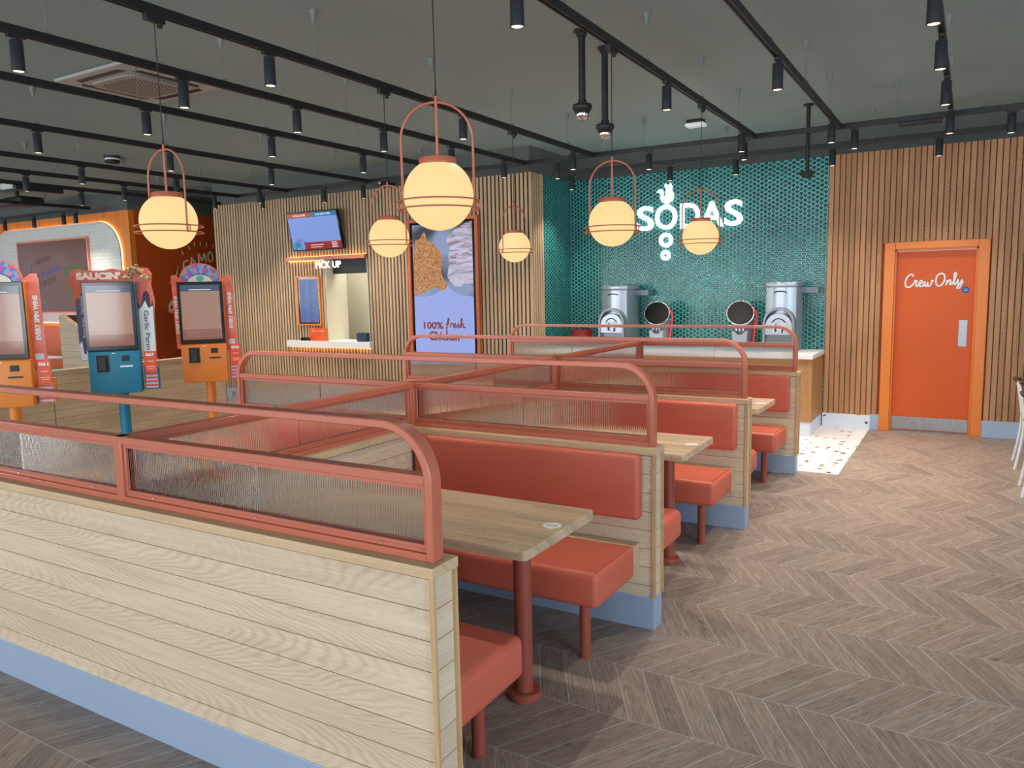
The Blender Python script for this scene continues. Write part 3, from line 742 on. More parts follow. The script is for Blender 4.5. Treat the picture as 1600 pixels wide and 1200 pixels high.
def make_table():
    t = thing('booth_table', 'x', 'table', (0, 0, 0), group='wooden booth tables')
    L = 1.35
    pl = []
    for cx, cy, a0 in ((-0.02, 0.28, 0), (-L+0.0, 0.30, None), (-L+0.0, -0.30, None), (-0.02, -0.28, 270)):
        if a0 is None: pl.append((cx, cy))
        else:
            for k in range(7): a = R(a0+15*k); pl.append((cx+0.02*math.cos(a), cy+0.02*math.sin(a)))
    MB().prism(pl, 'XY', 0.710, 0.750).build('tabletop', M['table'], t, bevel=0.002)
    MB().cyl((-0.19, 0, 0.03), (-0.19, 0, 0.712), 0.0375, n=28).build('column', M['coral_d'], t, smooth=True)
    MB().lathe(-0.19, 0, [(0.0, 0.0), (0.068, 0.0), (0.070, 0.002), (0.070, 0.031), (0.067, 0.034), (0.038, 0.034), (0.0, 0.034)], 36).build('base', M['coral_d'], t, smooth=True)
    s = MB().lathe(-0.058, 0.02, [(0.0, 0.7502), (0.037, 0.7502), (0.037, 0.7515), (0.0, 0.7515)], 32).build('table_sticker', M['whitep'], t); s['label'] = 'round white table sticker'
    g = MB()
    for k in range(6): g.box(-0.082+k*0.009, 0.006, 0.7514, -0.078+k*0.009, 0.034-(k % 2)*0.006, 0.7518)
    g.build('sticker_lettering', pmat((206, 130, 124)), s)
    return t
bp = make_bench(); tp = make_table(); first_b, first_t = True, True
ordn = ['nearest', 'middle', 'farthest']
for side in ('right', 'left'):
    for i in range(3):
        ya = Y1+i*DYY+T; yb_ = Y1+(i+1)*DYY
        for which in ('back', 'front'):
            if first_b: o = bp; first_b = False
            else: o = copy_tree(bp)
            # 'front': bench on the near face of the far partition, looking at the viewer
            if which == 'front': wy, rz = yb_+0.012, 0
            else: wy, rz = ya-0.012, PI
            if side == 'right': xa = -1.348 if rz == 0 else -2.70
            else: xa = -2.84 if rz == 0 else -4.195
            o.location = (xa, wy, 0); o.rotation_euler = (0, 0, rz)
            o['label'] = 'coral vinyl bench %s in the %s %s booth' % ('facing the viewer' if which == 'front' else 'facing away', ordn[i], 'aisle-side' if side == 'right' else 'kiosk-side')
        if first_t: o = tp; first_t = False
        else: o = copy_tree(tp)
        o.location = (-1.348 if side == 'right' else -4.19, (ya+yb_)/2+0.0, 0); o.rotation_euler = (0, 0, 0 if side == 'right' else PI)
        o['label'] = 'wooden booth table on a coral column in the %s booth %s' % (ordn[i], 'on the aisle side' if side == 'right' else 'on the kiosk side')

# ------------------------------------------------------------------ ceiling tracks, hangers, spotlights
TZ0, TZ1 = 3.115, 3.163
def track(label, p0, p1, hangers, group):
    x0, y0 = p0; x1, y1 = p1
    t = thing('lighting_track', label, 'lighting track', ((x0+x1)/2, (y0+y1)/2, TZ0), group=group)
    b = MB()
    if x0 == x1:
        b.box(x0-0.0175, y0, TZ0+0.006, x0+0.0175, y1, TZ1).box(x0-0.0175, y0, TZ0, x0-0.007, y1, TZ0+0.006).box(x0+0.007, y0, TZ0, x0+0.0175, y1, TZ0+0.006)
    else:
        b.box(x0, y0-0.0175, TZ0+0.006, x1, y0+0.0175, TZ1).box(x0, y0-0.0175, TZ0, x1, y0-0.007, TZ0+0.006).box(x0, y0+0.007, TZ0, x1, y0+0.0175, TZ0+0.006)
    b.build('rail', M['black'], t)
    for h in hangers:
        hx, hy = (x0, h) if x0 == x1 else (h, y0)
        hb = MB().cyl((hx, hy, TZ1), (hx, hy, CZ-0.05), 0.0022, n=8)
        hw = hb.build('hanger_wire', M['wire'], t, smooth=True)
        MB().lathe(hx, hy, [(0.004, CZ-0.085), (0.010, CZ-0.075), (0.028, CZ-0.001), (0.0, CZ-0.001)], 16).build('hanger_cone', M['wire'], hw, smooth=True)
        MB().box(hx-0.02, hy-0.02, TZ1, hx+0.02, hy+0.02, TZ1+0.012).build('hanger_clip', M['wire'], hw)
    return t
HY = [2.60, 3.79, 5.03, 6.23, 7.36]
tracks = {
 'a': (-3.64, 8.00, 'ceiling track carrying the row of pendants over the kiosk-side booths', [3.404, 5.448, 7.493]),
 'b': (-4.51, 8.00, 'ceiling track next to the kiosk-side pendant row, passing the air conditioner', [2.426, 3.463, 4.464, 5.490, 6.529, 7.539]),
 'c': (-5.47, 8.00, 'ceiling track above the aisle between booths and kiosks', [1.9, 3.852, 5.088, 6.311]),
 'd': (-6.86, 8.00, 'ceiling track above the near side of the kiosks', [3.79, 5.06, 6.35]),
 'e': (-8.35, 8.00, 'ceiling track above the low wall behind the kiosks', [5.05, 6.22, 7.50]),
 'f': (-9.36, 8.00, 'ceiling track reaching the outer end of the pick-up wall', [5.0, 6.2, 7.58]),
 'g': (-10.3, 8.45, 'ceiling track just beyond the low wall, towards the orange corner', [6.2, 7.7]),
 'h': (-12.35, 7.56, 'ceiling track in front of the orange screen wall', []),
 'R': (-1.90, 8.00, 'ceiling track carrying the row of pendants over the aisle-side booths', [3.328, 5.429, 7.502]),
 'S': (-1.12, 8.00, 'ceiling track above the aisle, running towards the staff door', [5.30, 7.531]),
 'T': (-0.21, 8.00, 'ceiling track nearest the staff door side, seen end on', [4.43, 5.37, 6.45, 7.70])}
spot_defs = []
short = {'a': 'over the kiosk-side pendants', 'b': 'passing the air conditioner', 'c': 'between booths and kiosks', 'd': 'above the kiosks', 'e': 'above the low wall', 'f': 'meeting the pick-up wall', 'g': 'beyond the low wall', 'h': 'by the screen wall', 'R': 'over the aisle-side pendants', 'S': 'above the aisle', 'T': 'nearest the door side'}
for key, (x, ye, lb, ys) in tracks.items():
    track(lb, (x, -3.6), (x, ye-0.0175 if abs(ye-8.0) < .2 else ye), [h for h in [0.2, 1.4]+HY if h < ye-0.3], 'black ceiling tracks')
    n = len(ys)
    for j, y in enumerate(sorted(ys, reverse=True)):
        spot_defs.append((x, y, 'black spotlight, %s from the far end of the track %s' % (['first', 'second', 'third', 'fourth', 'fifth', 'sixth'][j], short[key])))
track('cross track along the far walls, joining the ends of the long tracks', (-9.36-0.0175, 8.0), (3.6, 8.0), [-8.7, -6.0, -3.05, -0.65, 0.9, 2.4], 'black cross tracks')
track('short cross track close to the tiled niche and the door wall', (-4.55, 9.0), (3.6, 9.0), [-4.0, -2.45, -0.95, 0.45, 2.0], 'black cross tracks')
track('short cross track before the white brick panel', (-16.5, 7.55), (-12.39, 7.55), [-15.6, -13.6], 'black cross tracks')
for j, x in enumerate(sorted([0.238, -0.988, -1.999, -2.994, -4.08, -6.95, -7.65, -8.85], reverse=True)):
    spot_defs.append((x, 8.0, 'black spotlight on the long cross track, %s from the door end' % ['first', 'second', 'third', 'fourth', 'fifth', 'sixth', 'seventh', 'eighth'][j]))
for j, x in enumerate(sorted([-0.331, -1.323, -2.339, -3.107, -4.394], reverse=True)):
    spot_defs.append((x, 9.0, 'black spotlight on the cross track before the niche, %s from the door end' % ['first', 'second', 'third', 'fourth', 'fifth'][j]))
for j, x in enumerate([-12.75, -13.1, -14.0, -14.95]):
    spot_defs.append((x, 7.55, 'small black spotlight before the white brick panel, %s from its outer corner' % ['first', 'second', 'third', 'fourth'][j]))
def make_spot():
    t = thing('track_spotlight', 'x', 'spotlight', (0, 0, 0), group='black cylinder spotlights on the tracks')
    MB().box(-0.016, -0.045, -0.016, 0.016, 0.045, 0.004).cyl((0, 0, -0.03), (0, 0, -0.014), 0.012, n=14).build('adapter', M['black'], t, world=False)
    MB().lathe(0, 0, [(0.0, -0.028), (0.030, -0.028), (0.033, -0.032), (0.034, -0.19), (0.0315, -0.192), (0.028, -0.170), (0.0, -0.168)], 28).build('body', M['charcoal'], t, smooth=True, world=False)
    MB().lathe(0, 0, [(0.0, -0.190), (0.0275, -0.188), (0.0275, -0.186), (0.0, -0.186)], 20).build('lens', M['lens'], t, world=False)
    return t
sp0 = make_spot()
for k, (x, y, lb) in enumerate(spot_defs):
    o = sp0 if k == 0 else copy_tree(sp0)
    o.location = (x, y, TZ0); o['label'] = lb
    if abs(y-8.0) < 1e-3 or abs(y-9.0) < 1e-3 or abs(y-7.55) < 1e-3: o.rotation_euler = (0, 0, PI/2)
    l = bpy.data.lights.new('spot_beam', 'SPOT'); l.energy = 5.0 if abs(y-7.55) < 1e-3 else (22.0 if y > 8.7 else 38.0); l.spot_size = R(105); l.spot_blend = 1.0; l.color = (1, 0.92, 0.80); l.shadow_soft_size = 0.02
    lo = bpy.data.objects.new('spot_beam', l); COL.objects.link(lo); lo.parent = o; lo.location = (0, 0, -0.215)

# ------------------------------------------------------------------ pendants
def make_pendant():
    t = thing('globe_pendant', 'x', 'pendant lamp', (0, 0, 0), group='globe pendants over the booths')
    g = 0.0                                              # globe centre at z=0
    MB().ellipsoid((0, 0, 0), (0.143, 0.143, 0.143), 48, 28).build('globe', M['globe'], t, smooth=True, world=False)
    MB().lathe(0, 0, [(0.0, 0.112), (0.072, 0.112), (0.077, 0.118), (0.077, 0.143), (0.074, 0.147), (0.0, 0.147)], 40).build('cap', M['coral'], t, smooth=True, world=False)
    MB().cyl((0, 0, 0.146), (0, 0, 0.392), 0.0062, n=16).build('rod', M['coral'], t, smooth=True, world=False)
    r = 0.146; pts = [(-r, 0, -0.058), (-r, 0, 0.08)]+[(-r*math.cos(PI*k/24), 0, 0.222+r*math.sin(PI*k/24)) for k in range(25)]+[(r, 0, 0.08), (r, 0, -0.058)]
    MB().tube(pts, 0.0052, 12).build('hoop', M['coral'], t, smooth=True, world=False)
    for z in (-0.026, -0.058):
        MB().tube([(0.168*math.cos(2*PI*k/48), 0.168*math.sin(2*PI*k/48), z) for k in range(48)], 0.0034, 8, closed=True).build('ring', M['coral'], t, smooth=True, world=False)
    b = MB()
    for sx in (-1, 1):
        for z in (-0.026, -0.058): b.cyl((sx*0.146, 0, z), (sx*0.168, 0, z), 0.0035, n=8)
        b.cyl((sx*0.168, 0, -0.058), (sx*0.168, 0, -0.026), 0.0035, n=8)
    b.build('ring_bracket', M['coral'], t, smooth=True, world=False)
    MB().cyl((0, 0, 0.40), (0, 0, 1.02), 0.0026, n=8).cyl((0, 0, 0.388), (0, 0, 0.425), 0.006, 0.003, n=10).build('cord', M['black'], t, smooth=True, world=False)
    MB().box(-0.018, -0.055, 0.995, 0.018, 0.055, 1.032).cyl((0, 0.03, 0.975), (0, 0.03, 1.0), 0.014, n=12).build('track_adapter', M['black'], t, bevel=0.003, world=False)
    return t
pp = make_pendant()
GZ = 2.085
pend = [(-1.90, 2.65, 0.60, 'large globe pendant nearest the viewer, over the first aisle-side table'),
        (-1.90, 4.45, 0.05, 'globe pendant before the teal tiles, middle of the aisle-side row'),
        (-1.90, 6.25, 0.28, 'globe pendant covering part of the lit soda sign, far end of the aisle-side row'),
        (-3.64, 2.65, -0.0, 'globe pendant over the kiosks, first of the kiosk-side row'),
        (-3.64, 4.45, 0.10, 'globe pendant next to the pick-up hatch, middle of the kiosk-side row'),
        (-3.64, 6.25, 1.27, 'smallest-looking globe pendant beside the poster screen, far end of the kiosk-side row')]
for k, (x, y, rz, lb) in enumerate(pend):
    o = pp if k == 0 else copy_tree(pp)
    o.location = (x, y, GZ); o['label'] = lb
    for ch in [q for q in bpy.data.objects if q.parent == o]:
        if not ch.name.startswith('track_adapter'): ch.rotation_euler = (0, 0, rz)
        if ch.name.startswith('globe'):
            l = bpy.data.lights.new('globe_glow', 'POINT'); l.energy = 5; l.color = (1, 0.78, 0.45); l.shadow_soft_size = 0.02

# ------------------------------------------------------------------ ceiling fittings
t = thing('air_conditioner', 'square ceiling cassette air conditioner with a perforated grille', 'air conditioner', (-6.0, 4.2, CZ-0.06))
cx, cy = -6.0, 4.2
MB().box(cx-0.46, cy-0.46, CZ-0.03, cx+0.46, cy+0.46, CZ-0.001).build('fascia', M['whitep'], t, bevel=0.012)
t.children[0].data.materials[0] = mat('grey_painted_plastic', (168, 172, 168), 0.5)
gr = mat('grey_painted_grille', (150, 148, 144), 0.5)
for a in range(4):
    b = MB(); c_, s_ = math.cos(PI/2*a), math.sin(PI/2*a)
    pts = [(-0.30, 0.33), (0.30, 0.33), (0.27, 0.385), (-0.27, 0.385)]
    b.prism([(cx+c_*p[0]-s_*p[1], cy+s_*p[0]+c_*p[1]) for p in pts], 'XY', CZ-0.034, CZ-0.029)
    b.build('air_slot', M['charcoal'], t)
pl = []
for qx, qy, a0 in ((0.17, 0.17, 0), (-0.17, 0.17, 90), (-0.17, -0.17, 180), (0.17, -0.17, 270)):
    for k in range(7): a = R(a0+15*k); pl.append((cx+qx+0.12*math.cos(a), cy+qy+0.12*math.sin(a)))
MB().prism(pl, 'XY', CZ-0.05, CZ-0.029).build('centre_panel', gr, t, bevel=0.008)
k_ = NT('perforated_grille'); x_, y_, z_ = k_.xyz()
u_ = k_.f('ABSOLUTE', k_.f('SUBTRACT', k_.f('FRACT', k_.f('MULTIPLY', k_.f('ADD', x_, y_), 26.0)), 0.5)); v_ = k_.f('ABSOLUTE', k_.f('SUBTRACT', k_.f('FRACT', k_.f('MULTIPLY', k_.f('SUBTRACT', x_, y_), 26.0)), 0.5))
k_.col(k_.mix(k_.f('GREATER_THAN', k_.f('MAXIMUM', u_, v_), 0.33), rgb(28, 28, 28), rgb(158, 154, 150))); k_.rough(0.6)
MB().prism([(cx+(p[0]-cx)*0.8, cy+(p[1]-cy)*0.8) for p in pl], 'XY', CZ-0.053, CZ-0.049).build('grille', k_.m, t)

def dome_cam(x, y, ztop, zbot, label, name='dome_camera'):
    t = thing(name, label, 'camera', (x, y, zbot), group='dome cameras on poles')
    MB().lathe(x, y, [(0.0, ztop), (0.055, ztop), (0.055, ztop-0.012), (0.036, ztop-0.02), (0.036, ztop-0.04), (0.0, ztop-0.04)], 24).build('ceiling_plate', M['black'], t, smooth=True)
    MB().cyl((x, y, zbot+0.13), (x, y, ztop-0.03), 0.024, n=20).build('pole', M['black'], t, smooth=True)
    MB().lathe(x, y, [(0.0, zbot+0.14), (0.030, zbot+0.14), (0.032, zbot+0.115), (0.064, zbot+0.108), (0.070, zbot+0.09), (0.066, zbot+0.078), (0.055, zbot+0.06), (0.046, zbot+0.045), (0.0, zbot+0.045)], 32).build('housing', M['black'], t, smooth=True)
    MB().lathe(x, y, [(0.0, zbot+0.05), (0.047, zbot+0.05), (0.047, zbot+0.03), (0.038, zbot+0.012), (0.02, zbot+0.002), (0.0, zbot)], 28).build('dome', M['chrome'], t, smooth=True)
dome_cam(-2.40, 5.10, 3.464, 2.86, 'black dome camera on a pole, the higher one above the aisle-side pendants')
dome_cam(-2.42, 5.54, 3.464, 2.80, 'black dome camera on a pole, hanging lower above the middle pendant')
t = thing('dome_camera', 'small black ceiling speaker-like camera on a rod before the tiled wall', 'camera', (-1.47, 8.4, 2.74), group='dome cameras on poles')
MB().lathe(-1.47, 8.4, [(0.0, 3.464), (0.05, 3.464), (0.05, 3.45), (0.02, 3.44), (0.018, 2.80), (0.026, 2.795), (0.0, 2.795)], 20).build('pole', M['black'], t, smooth=True)
MB().lathe(-1.47, 8.4, [(0.0, 2.81), (0.06, 2.808), (0.078, 2.80), (0.078, 2.785), (0.055, 2.775), (0.05, 2.755), (0.0, 2.74)], 28).build('housing', M['black'], t, smooth=True)

t = thing('emergency_light', 'small white oval emergency light on the ceiling before the soda sign', 'emergency light', (-2.63, 8.45, 3.40))
MB().box(-2.72, 8.39, 3.428, -2.54, 8.51, 3.464).build('body', M['charcoal'], t, bevel=0.012, seg=3)
MB().box(-2.735, 8.375, 3.392, -2.525, 8.525, 3.43).build('diffuser', M['lens_off'], t, bevel=0.018, seg=4)
t = thing('smoke_detector', 'small black and white round detector on the ceiling above the kiosks', 'detector', (-9.4, 6.1, 3.39))
MB().lathe(-9.4, 6.1, [(0.0, 3.464), (0.10, 3.464), (0.10, 3.44), (0.085, 3.435), (0.0, 3.435)], 24).build('base', M['black'], t, smooth=True)
MB().lathe(-9.4, 6.1, [(0.0, 3.436), (0.086, 3.436), (0.086, 3.418), (0.07, 3.41), (0.0, 3.41)], 24).build('collar', M['whitep'], t, smooth=True)
MB().lathe(-9.4, 6.1, [(0.0, 3.412), (0.088, 3.412), (0.088, 3.385), (0.05, 3.37), (0.0, 3.37)], 24).build('sensor', M['black'], t, smooth=True)
t = thing('security_camera', 'small black camera on the pick-up wall above the middle kiosk-side pendant', 'camera', (-6.95, 8.4, 3.1))
MB().cyl((-6.95, 8.605+0.03, 3.17), (-6.95, 8.5, 3.17), 0.02, n=14).build('bracket', M['black'], t, smooth=True)
MB().ellipsoid((-6.95, 8.44, 3.17), (0.07, 0.07, 0.07), 20, 12).build('housing', M['black'], t, smooth=True)
MB().cyl((-6.97, 8.385, 3.165), (-6.972, 8.36, 3.163), 0.02, n=14).build('lens', M['chrome'], t, smooth=True)
# dark linear units clipped under tracks, projector, a flat ceiling panel light
tag(MB().box(-0.62, 7.965, 3.075, -0.28, 8.035, TZ0).build('track_driver', M['black'], bevel=0.008), 'long flat black driver box under the cross track above the door', 'driver box')
tag(MB().box(-10.335, 5.35, 3.055, -10.265, 5.95, TZ0).build('track_driver', M['black'], bevel=0.008), 'flat black driver box under the track towards the orange corner', 'driver box')
t = thing('projector', 'black ceiling unit hanging before the white brick panel', 'projector', (-13.5, 7.1, 3.2))
MB().box(-14.0, 6.85, 3.20, -13.05, 7.25, 3.34).build('housing', M['black'], t, bevel=0.05, seg=3)
MB().cyl((-13.5, 7.05, 3.33), (-13.5, 7.05, CZ), 0.03, n=14).build('mount', M['black'], t, smooth=True)
tag(MB().box(-13.3, 6.3, 3.43, -12.8, 6.75, CZ-0.001).build('ceiling_light', M['lens_off'], bevel=0.01), 'flat square white light on the ceiling at the dining end', 'ceiling light')
tag(MB().box(-8.4, 9.20, 3.455, -7.7, 9.25, CZ-0.001).build('kitchen_ceiling_light', M['lens_off']), 'slim ceiling light inside the kitchen hatch', 'ceiling light')

# ------------------------------------------------------------------ pick-up wall fittings
t = thing('serving_shelf', 'white serving shelf of the pick-up hatch with warm light below', 'shelf', (-8.25, BY, 0.9))
MB().box(-9.09, BY-0.075, 0.886, -7.412, BY+0.36, 0.984).build('worktop', M['white'], t, bevel=0.003)
MB().box(-9.06, BY-0.025, 0.881, -7.44, BY-0.010, 0.886).build('light_strip', M['led'], t)
t = thing('sign_shelf', 'slim orange-lit wooden ledge over the pick-up hatch', 'ledge', (-8.25, BY, 2.2))
MB().box(-9.03, BY-0.075, 2.185, -7.45, BY-0.0, 2.240).build('ledge', M['coral'], t, bevel=0.002)
MB().box(-9.0, BY-0.016, 2.240, -7.48, BY-0.004, 2.245).build('light_strip', M['led'], t)
MB().box(-9.0, BY-0.020, 2.180, -8.30, BY-0.006, 2.185).build('lower_light_strip', M['led'], t)
t = thing('pickup_sign', 'white lit PICK UP sign hanging under the ledge', 'sign', (-8.15, BY-0.06, 2.05))
text('PICK UP', 'letters', mat('small_lit_letters', (255, 255, 255), 0.4, emit=(248, 252, 255), es=1.15), t, (-8.398, BY-0.065, 2.062), (1, 0, 0), (0, 0, 1), 0.497, 0.10, bold=0.012, depth=0.012, space=1.05)
MB().box(-8.39, BY-0.072, 2.13, -7.90, BY-0.066, 2.184).build('bracket', M['clear'], t)
# tv, tilted forward at the top
t = thing('menu_screen', 'wide flat display tilted above the pick-up ledge, showing a blue page', 'screen', (-8.33, 8.49, 2.61))
w2, h2 = 0.505, 0.285
tv = MB().box(-w2, -0.02, -h2, w2, 0.03, h2).build('casing', M['screen_black'], t, world=False, bevel=0.006)
MB().box(-w2+0.02, -0.0225, -h2+0.02, w2-0.02, -0.0195, h2-0.02).build('page', emat((128, 156, 226)), t, world=False)
MB().box(-w2+0.02, -0.0235, h2-0.085, 0.0, -0.0205, h2-0.02).build('page_banner', emat((176, 76, 44)), t, world=False)
MB().box(0.0, -0.0235, h2-0.085, w2-0.02, -0.0205, h2-0.02).build('page_banner', emat((20, 116, 168)), t, world=False)
MB().box(-0.24, -0.0235, -h2+0.02, w2-0.02, -0.0205, -h2+0.125).build('page_footer', emat((150, 34, 34)), t, world=False)
text('WELCOME', 'banner_lettering', emat((230, 220, 220)), t, (-0.37, -0.0240, h2-0.067), (1, 0, 0), (0, 0, 1), 0.26, 0.03, bold=0.02, world=False)
text('CHICKEN TIME', 'banner_lettering', emat((200, 225, 240)), t, (0.08, -0.0240, h2-0.067), (1, 0, 0), (0, 0, 1), 0.3, 0.03, bold=0.02, world=False)
b = MB().box(-0.12, -0.0240, -h2+0.075, 0.14, -0.0232, -h2+0.088).box(-0.12, -0.0240, -h2+0.045, 0.10, -0.0232, -h2+0.055)
for k in range(4): b.box(0.30, -0.0240, -h2+0.035+k*0.022, 0.42-0.02*(k % 2), -0.0232, -h2+0.048+k*0.022)
b.build('footer_lettering', emat((236, 200, 200)), t, world=False)
rngf = random.Random(4)
b = MB()
for k in range(11):
    a = R(-10+k*19); b.tube([(-0.37+0.03*math.cos(a), -0.0238, -h2+0.03+0.03*abs(math.sin(a))), (-0.37+0.11*math.cos(a), -0.0238, -h2+0.035+0.12*abs(math.sin(a)))], 0.012, 6, flat=0.06)
b.build('page_leaves', emat((30, 140, 168)), t, world=False)
b = MB()
for a, rr in ((75, .13), (55, .15), (35, .16), (22, .19)): b.ellipsoid((-0.37+rr*math.cos(R(a)), -0.0240, -h2+0.04+rr*math.sin(R(a))), (0.018, 0.0006, 0.012), 10, 6)
b.build('page_flowers', emat((120, 60, 190)), t, world=False)
MB().box(-0.1, 0.03, -0.16, 0.1, 0.06, -0.04).build('wall_bracket', M['black'], t, world=False)
t.rotation_euler = (R(12), R(0), R(0))
# menu board
t = thing('menu_board', 'narrow upright menu display in an orange frame beside the hatch', 'screen', (-8.625, BY, 1.2))
b = MB(); x0, x1, z0, z1 = -8.868, -8.385, 1.212, 1.962; q = 0.028
b.box(x0, BY-0.03, z0, x1, BY, z0+q).box(x0, BY-0.03, z1-q, x1, BY, z1).box(x0, BY-0.03, z0+q, x0+q, BY, z1-q).box(x1-q, BY-0.03, z0+q, x1, BY, z1-q)
b.build('frame', M['orange'], t, bevel=0.002)
MB().box(x0+q, BY-0.018, z0+q, x1-q, BY-0.002, z1-q).build('bezel', M['screen_black'], t)
MB().box(x0+q+0.025, BY-0.021, z0+q+0.02, x1-q-0.022, BY-0.0175, z1-q-0.022).build('page', emat((96, 122, 176)), t)
b = MB(); rm = random.Random(2)
for k in range(24):
    z = z1-0.085-k*0.0255
    b.box(-8.795, BY-0.0222, z, -8.795+rm.uniform(0.05, 0.13), BY-0.0205, z+0.006)
    b.box(-8.615, BY-0.0222, z, -8.615+rm.uniform(0.03, 0.12), BY-0.0205, z+0.006)
b.build('page_lettering', emat((48, 60, 110)), t)
# things on the serving shelf
t = thing('counter_sign', 'orange acrylic notice standing on the serving shelf', 'sign', (-8.46, BY+0.02, 0.984))
MB().box(-8.62, BY-0.035, 0.984, -8.27, BY-0.025, 1.178).build('panel', noisy('orange_acrylic', (226, 92, 40), (240, 112, 56), 8.0, 0.25), t)
MB().box(-8.62, BY-0.06, 0.984, -8.27, BY+0.0, 0.992).build('foot', pmat((226, 96, 44)), t)
text('PICK UP HERE', 'notice_lettering', pmat((250, 190, 150)), t, (-8.57, BY-0.037, 1.12), (1, 0, 0), (0, 0, 1), 0.25, 0.024, bold=0.02)
t = thing('card_reader', 'small black card reader on the serving shelf', 'card reader', (-8.75, BY-0.03, 0.984))
MB().prism([(-8.80, 0.984), (-8.60, 0.984), (-8.61, 1.0), (-8.69, 1.035), (-8.79, 1.03)], 'XZ', BY-0.068, BY+0.0).build('body', M['black'], t, bevel=0.006)
MB().box(-8.785, BY-0.070, 1.0, -8.70, BY-0.0675, 1.022).build('display', M['screen_black'], t)
t = thing('small_bin', 'small open dark blue box on the end of the serving shelf', 'box', (-7.57, BY, 0.984))
b = MB(); 
b.prism([(-7.665, 0.984), (-7.49, 0.984), (-7.482, 1.10), (-7.675, 1.10)], 'XZ', BY-0.06, BY+0.06)
b.build('bin', pmat((44, 60, 84)), t, bevel=0.004)
MB().box(-7.66, BY-0.045, 1.1002, -7.50, BY+0.045, 1.112).build('bin_contents', pmat((30, 36, 46)), t)
# poster screen
t = thing('poster_screen', 'tall display showing fried chicken above the words 100% fresh Chicken', 'screen', (-6.12, BY, 0.7))
x0, x1, z0, z1 = -6.698, -5.545, 0.62, 2.662; q = 0.045
b = MB(); b.box(x0, BY-0.045, z0, x1, BY, z0+q).box(x0, BY-0.045, z1-q, x1, BY, z1).box(x0, BY-0.045, z0+q, x0+q, BY, z1-q).box(x1-q, BY-0.045, z0+q, x1, BY, z1-q)
b.build('frame', pmat((206, 104, 56), 0.4), t, bevel=0.003)
MB().box(x0+q, BY-0.02, z0+q, x1-q, BY-0.002, z1-q).build('bezel', M['screen_black'], t)
px0, px1, pz0, pz1 = x0+q+0.035, x1-q-0.05, z0+q+0.04, z1-q-0.03
MB().box(px0, BY-0.023, pz0, px1, BY-0.0195, 1.60).build('page', emat((156, 172, 232), 0.95), t)
bg = NT('picture_background'); xx, yy, zz = bg.xyz(); nb = bg.noise(bg.vec(xx, yy, zz), 2.2, 1.0, 0.4, 0.3)
bg.col((0.01, 0.01, 0.01, 1)); bg.rough(0.2); bg.put(bg.b.inputs['Emission Color'], bg.mix(bg.ss(nb, 0.38, 0.62), rgb(70, 66, 84), rgb(150, 168, 205))); bg.b.inputs['Emission Strength'].default_value = 0.8
MB().box(px0, BY-0.0228, 1.60, px1, BY-0.0195, pz1).build('picture', bg.m, t)
def PX(u, v): return (px0+(px1-px0)*(u-125)/(620-125), pz1-(pz1-1.60)*(v-135)/(735-135))
A = [(128, 620), (130, 420), (140, 330), (150, 260), (185, 250), (215, 205), (235, 205), (250, 260), (295, 285), (330, 330), (365, 370), (372, 450), (362, 500), (370, 560), (410, 640), (385, 675), (345, 668), (300, 650), (210, 690), (150, 705), (126, 700)]
MB().prism([PX(*p) for p in smooth_path([(a, c) for a, c in A], 3, True)], 'XZ', BY-0.0245, BY-0.0225).build('picture_chicken', noisy_emit('crumb', (150, 88, 40), (226, 166, 108), 34.0, contrast=(0.30, 0.70)), t)
A = [(620, 130), (560, 150), (470, 200), (420, 250), (412, 290), (440, 330), (425, 400), (428, 470), (412, 560), (430, 600), (470, 640), (520, 660), (545, 620), (620, 640)]
MB().prism([PX(*p) for p in A], 'XZ', BY-0.0245, BY-0.0225).build('picture_meat', noisy_emit('flakes', (134, 96, 104), (206, 204, 230), 4.0, (0.7, 1, 4.0), contrast=(0.34, 0.58)), t)
A = [(128, 745), (128, 715), (200, 728), (280, 712), (345, 680), (390, 670), (410, 640), (430, 655), (470, 690), (520, 715), (620, 728), (620, 745)]
MB().prism([PX(*p) for p in A], 'XZ', BY-0.0250, BY-0.0240).build('torn_edge', emat((156, 172, 232), 0.95), t)
text('100%', 'poster_lettering', emat((142, 62, 62), 0.85), t, (-6.47, BY-0.0262, 1.178), (1, 0, 0), (0, 0, 1), 0.33, 0.10, bold=0.03)
fresh = [[(0.2, 0.0), (0.6, 1.2), (1.2, 2.9), (0.9, 3.2), (0.7, 2.2), (0.5, 0.9), (0.3, -0.7), (0.2, -1.0)], [(0.1, 1.4), (1.2, 1.6)],
 [(1.5, 0.4), (1.7, 1.5), (2.1, 1.7), (2.3, 1.4)], [(2.3, 0.9), (3.0, 1.1), (3.1, 1.6), (2.7, 1.5), (2.5, 0.8), (2.9, 0.35), (3.5, 0.8)],
 [(3.5, 0.8), (4.2, 1.8), (3.9, 1.2), (4.3, 0.7), (4.0, 0.3), (3.6, 0.5)], [(4.3, 0.5), (5.2, 2.3), (5.2, 3.2), (4.9, 2.8), (4.8, 0.4), (5.2, 1.5), (5.6, 1.4), (5.5, 0.5), (6.2, 0.5)]]
strokes(fresh, 'poster_script', emat((142, 62, 62), 0.85), t, (-6.10, BY-0.0262, 1.14), (1, 0, 0), (0, 0, 1), 0.32, 0.18, 0.009, 0.1)
text('Chicken', 'poster_lettering', emat((142, 62, 62), 0.85), t, (-6.382, BY-0.0262, 1.02), (1, 0, 0), (0, 0, 1), 0.50, 0.13, bold=0.03)
t = thing('wall_socket', 'grey floor-level socket plate on the pick-up wall skirting', 'socket', (-10.45, BY-0.01, 0.04))
MB().box(-10.50, BY-0.012, 0.03, -10.40, BY-0.007, 0.13).build('plate', M['steel'], t)
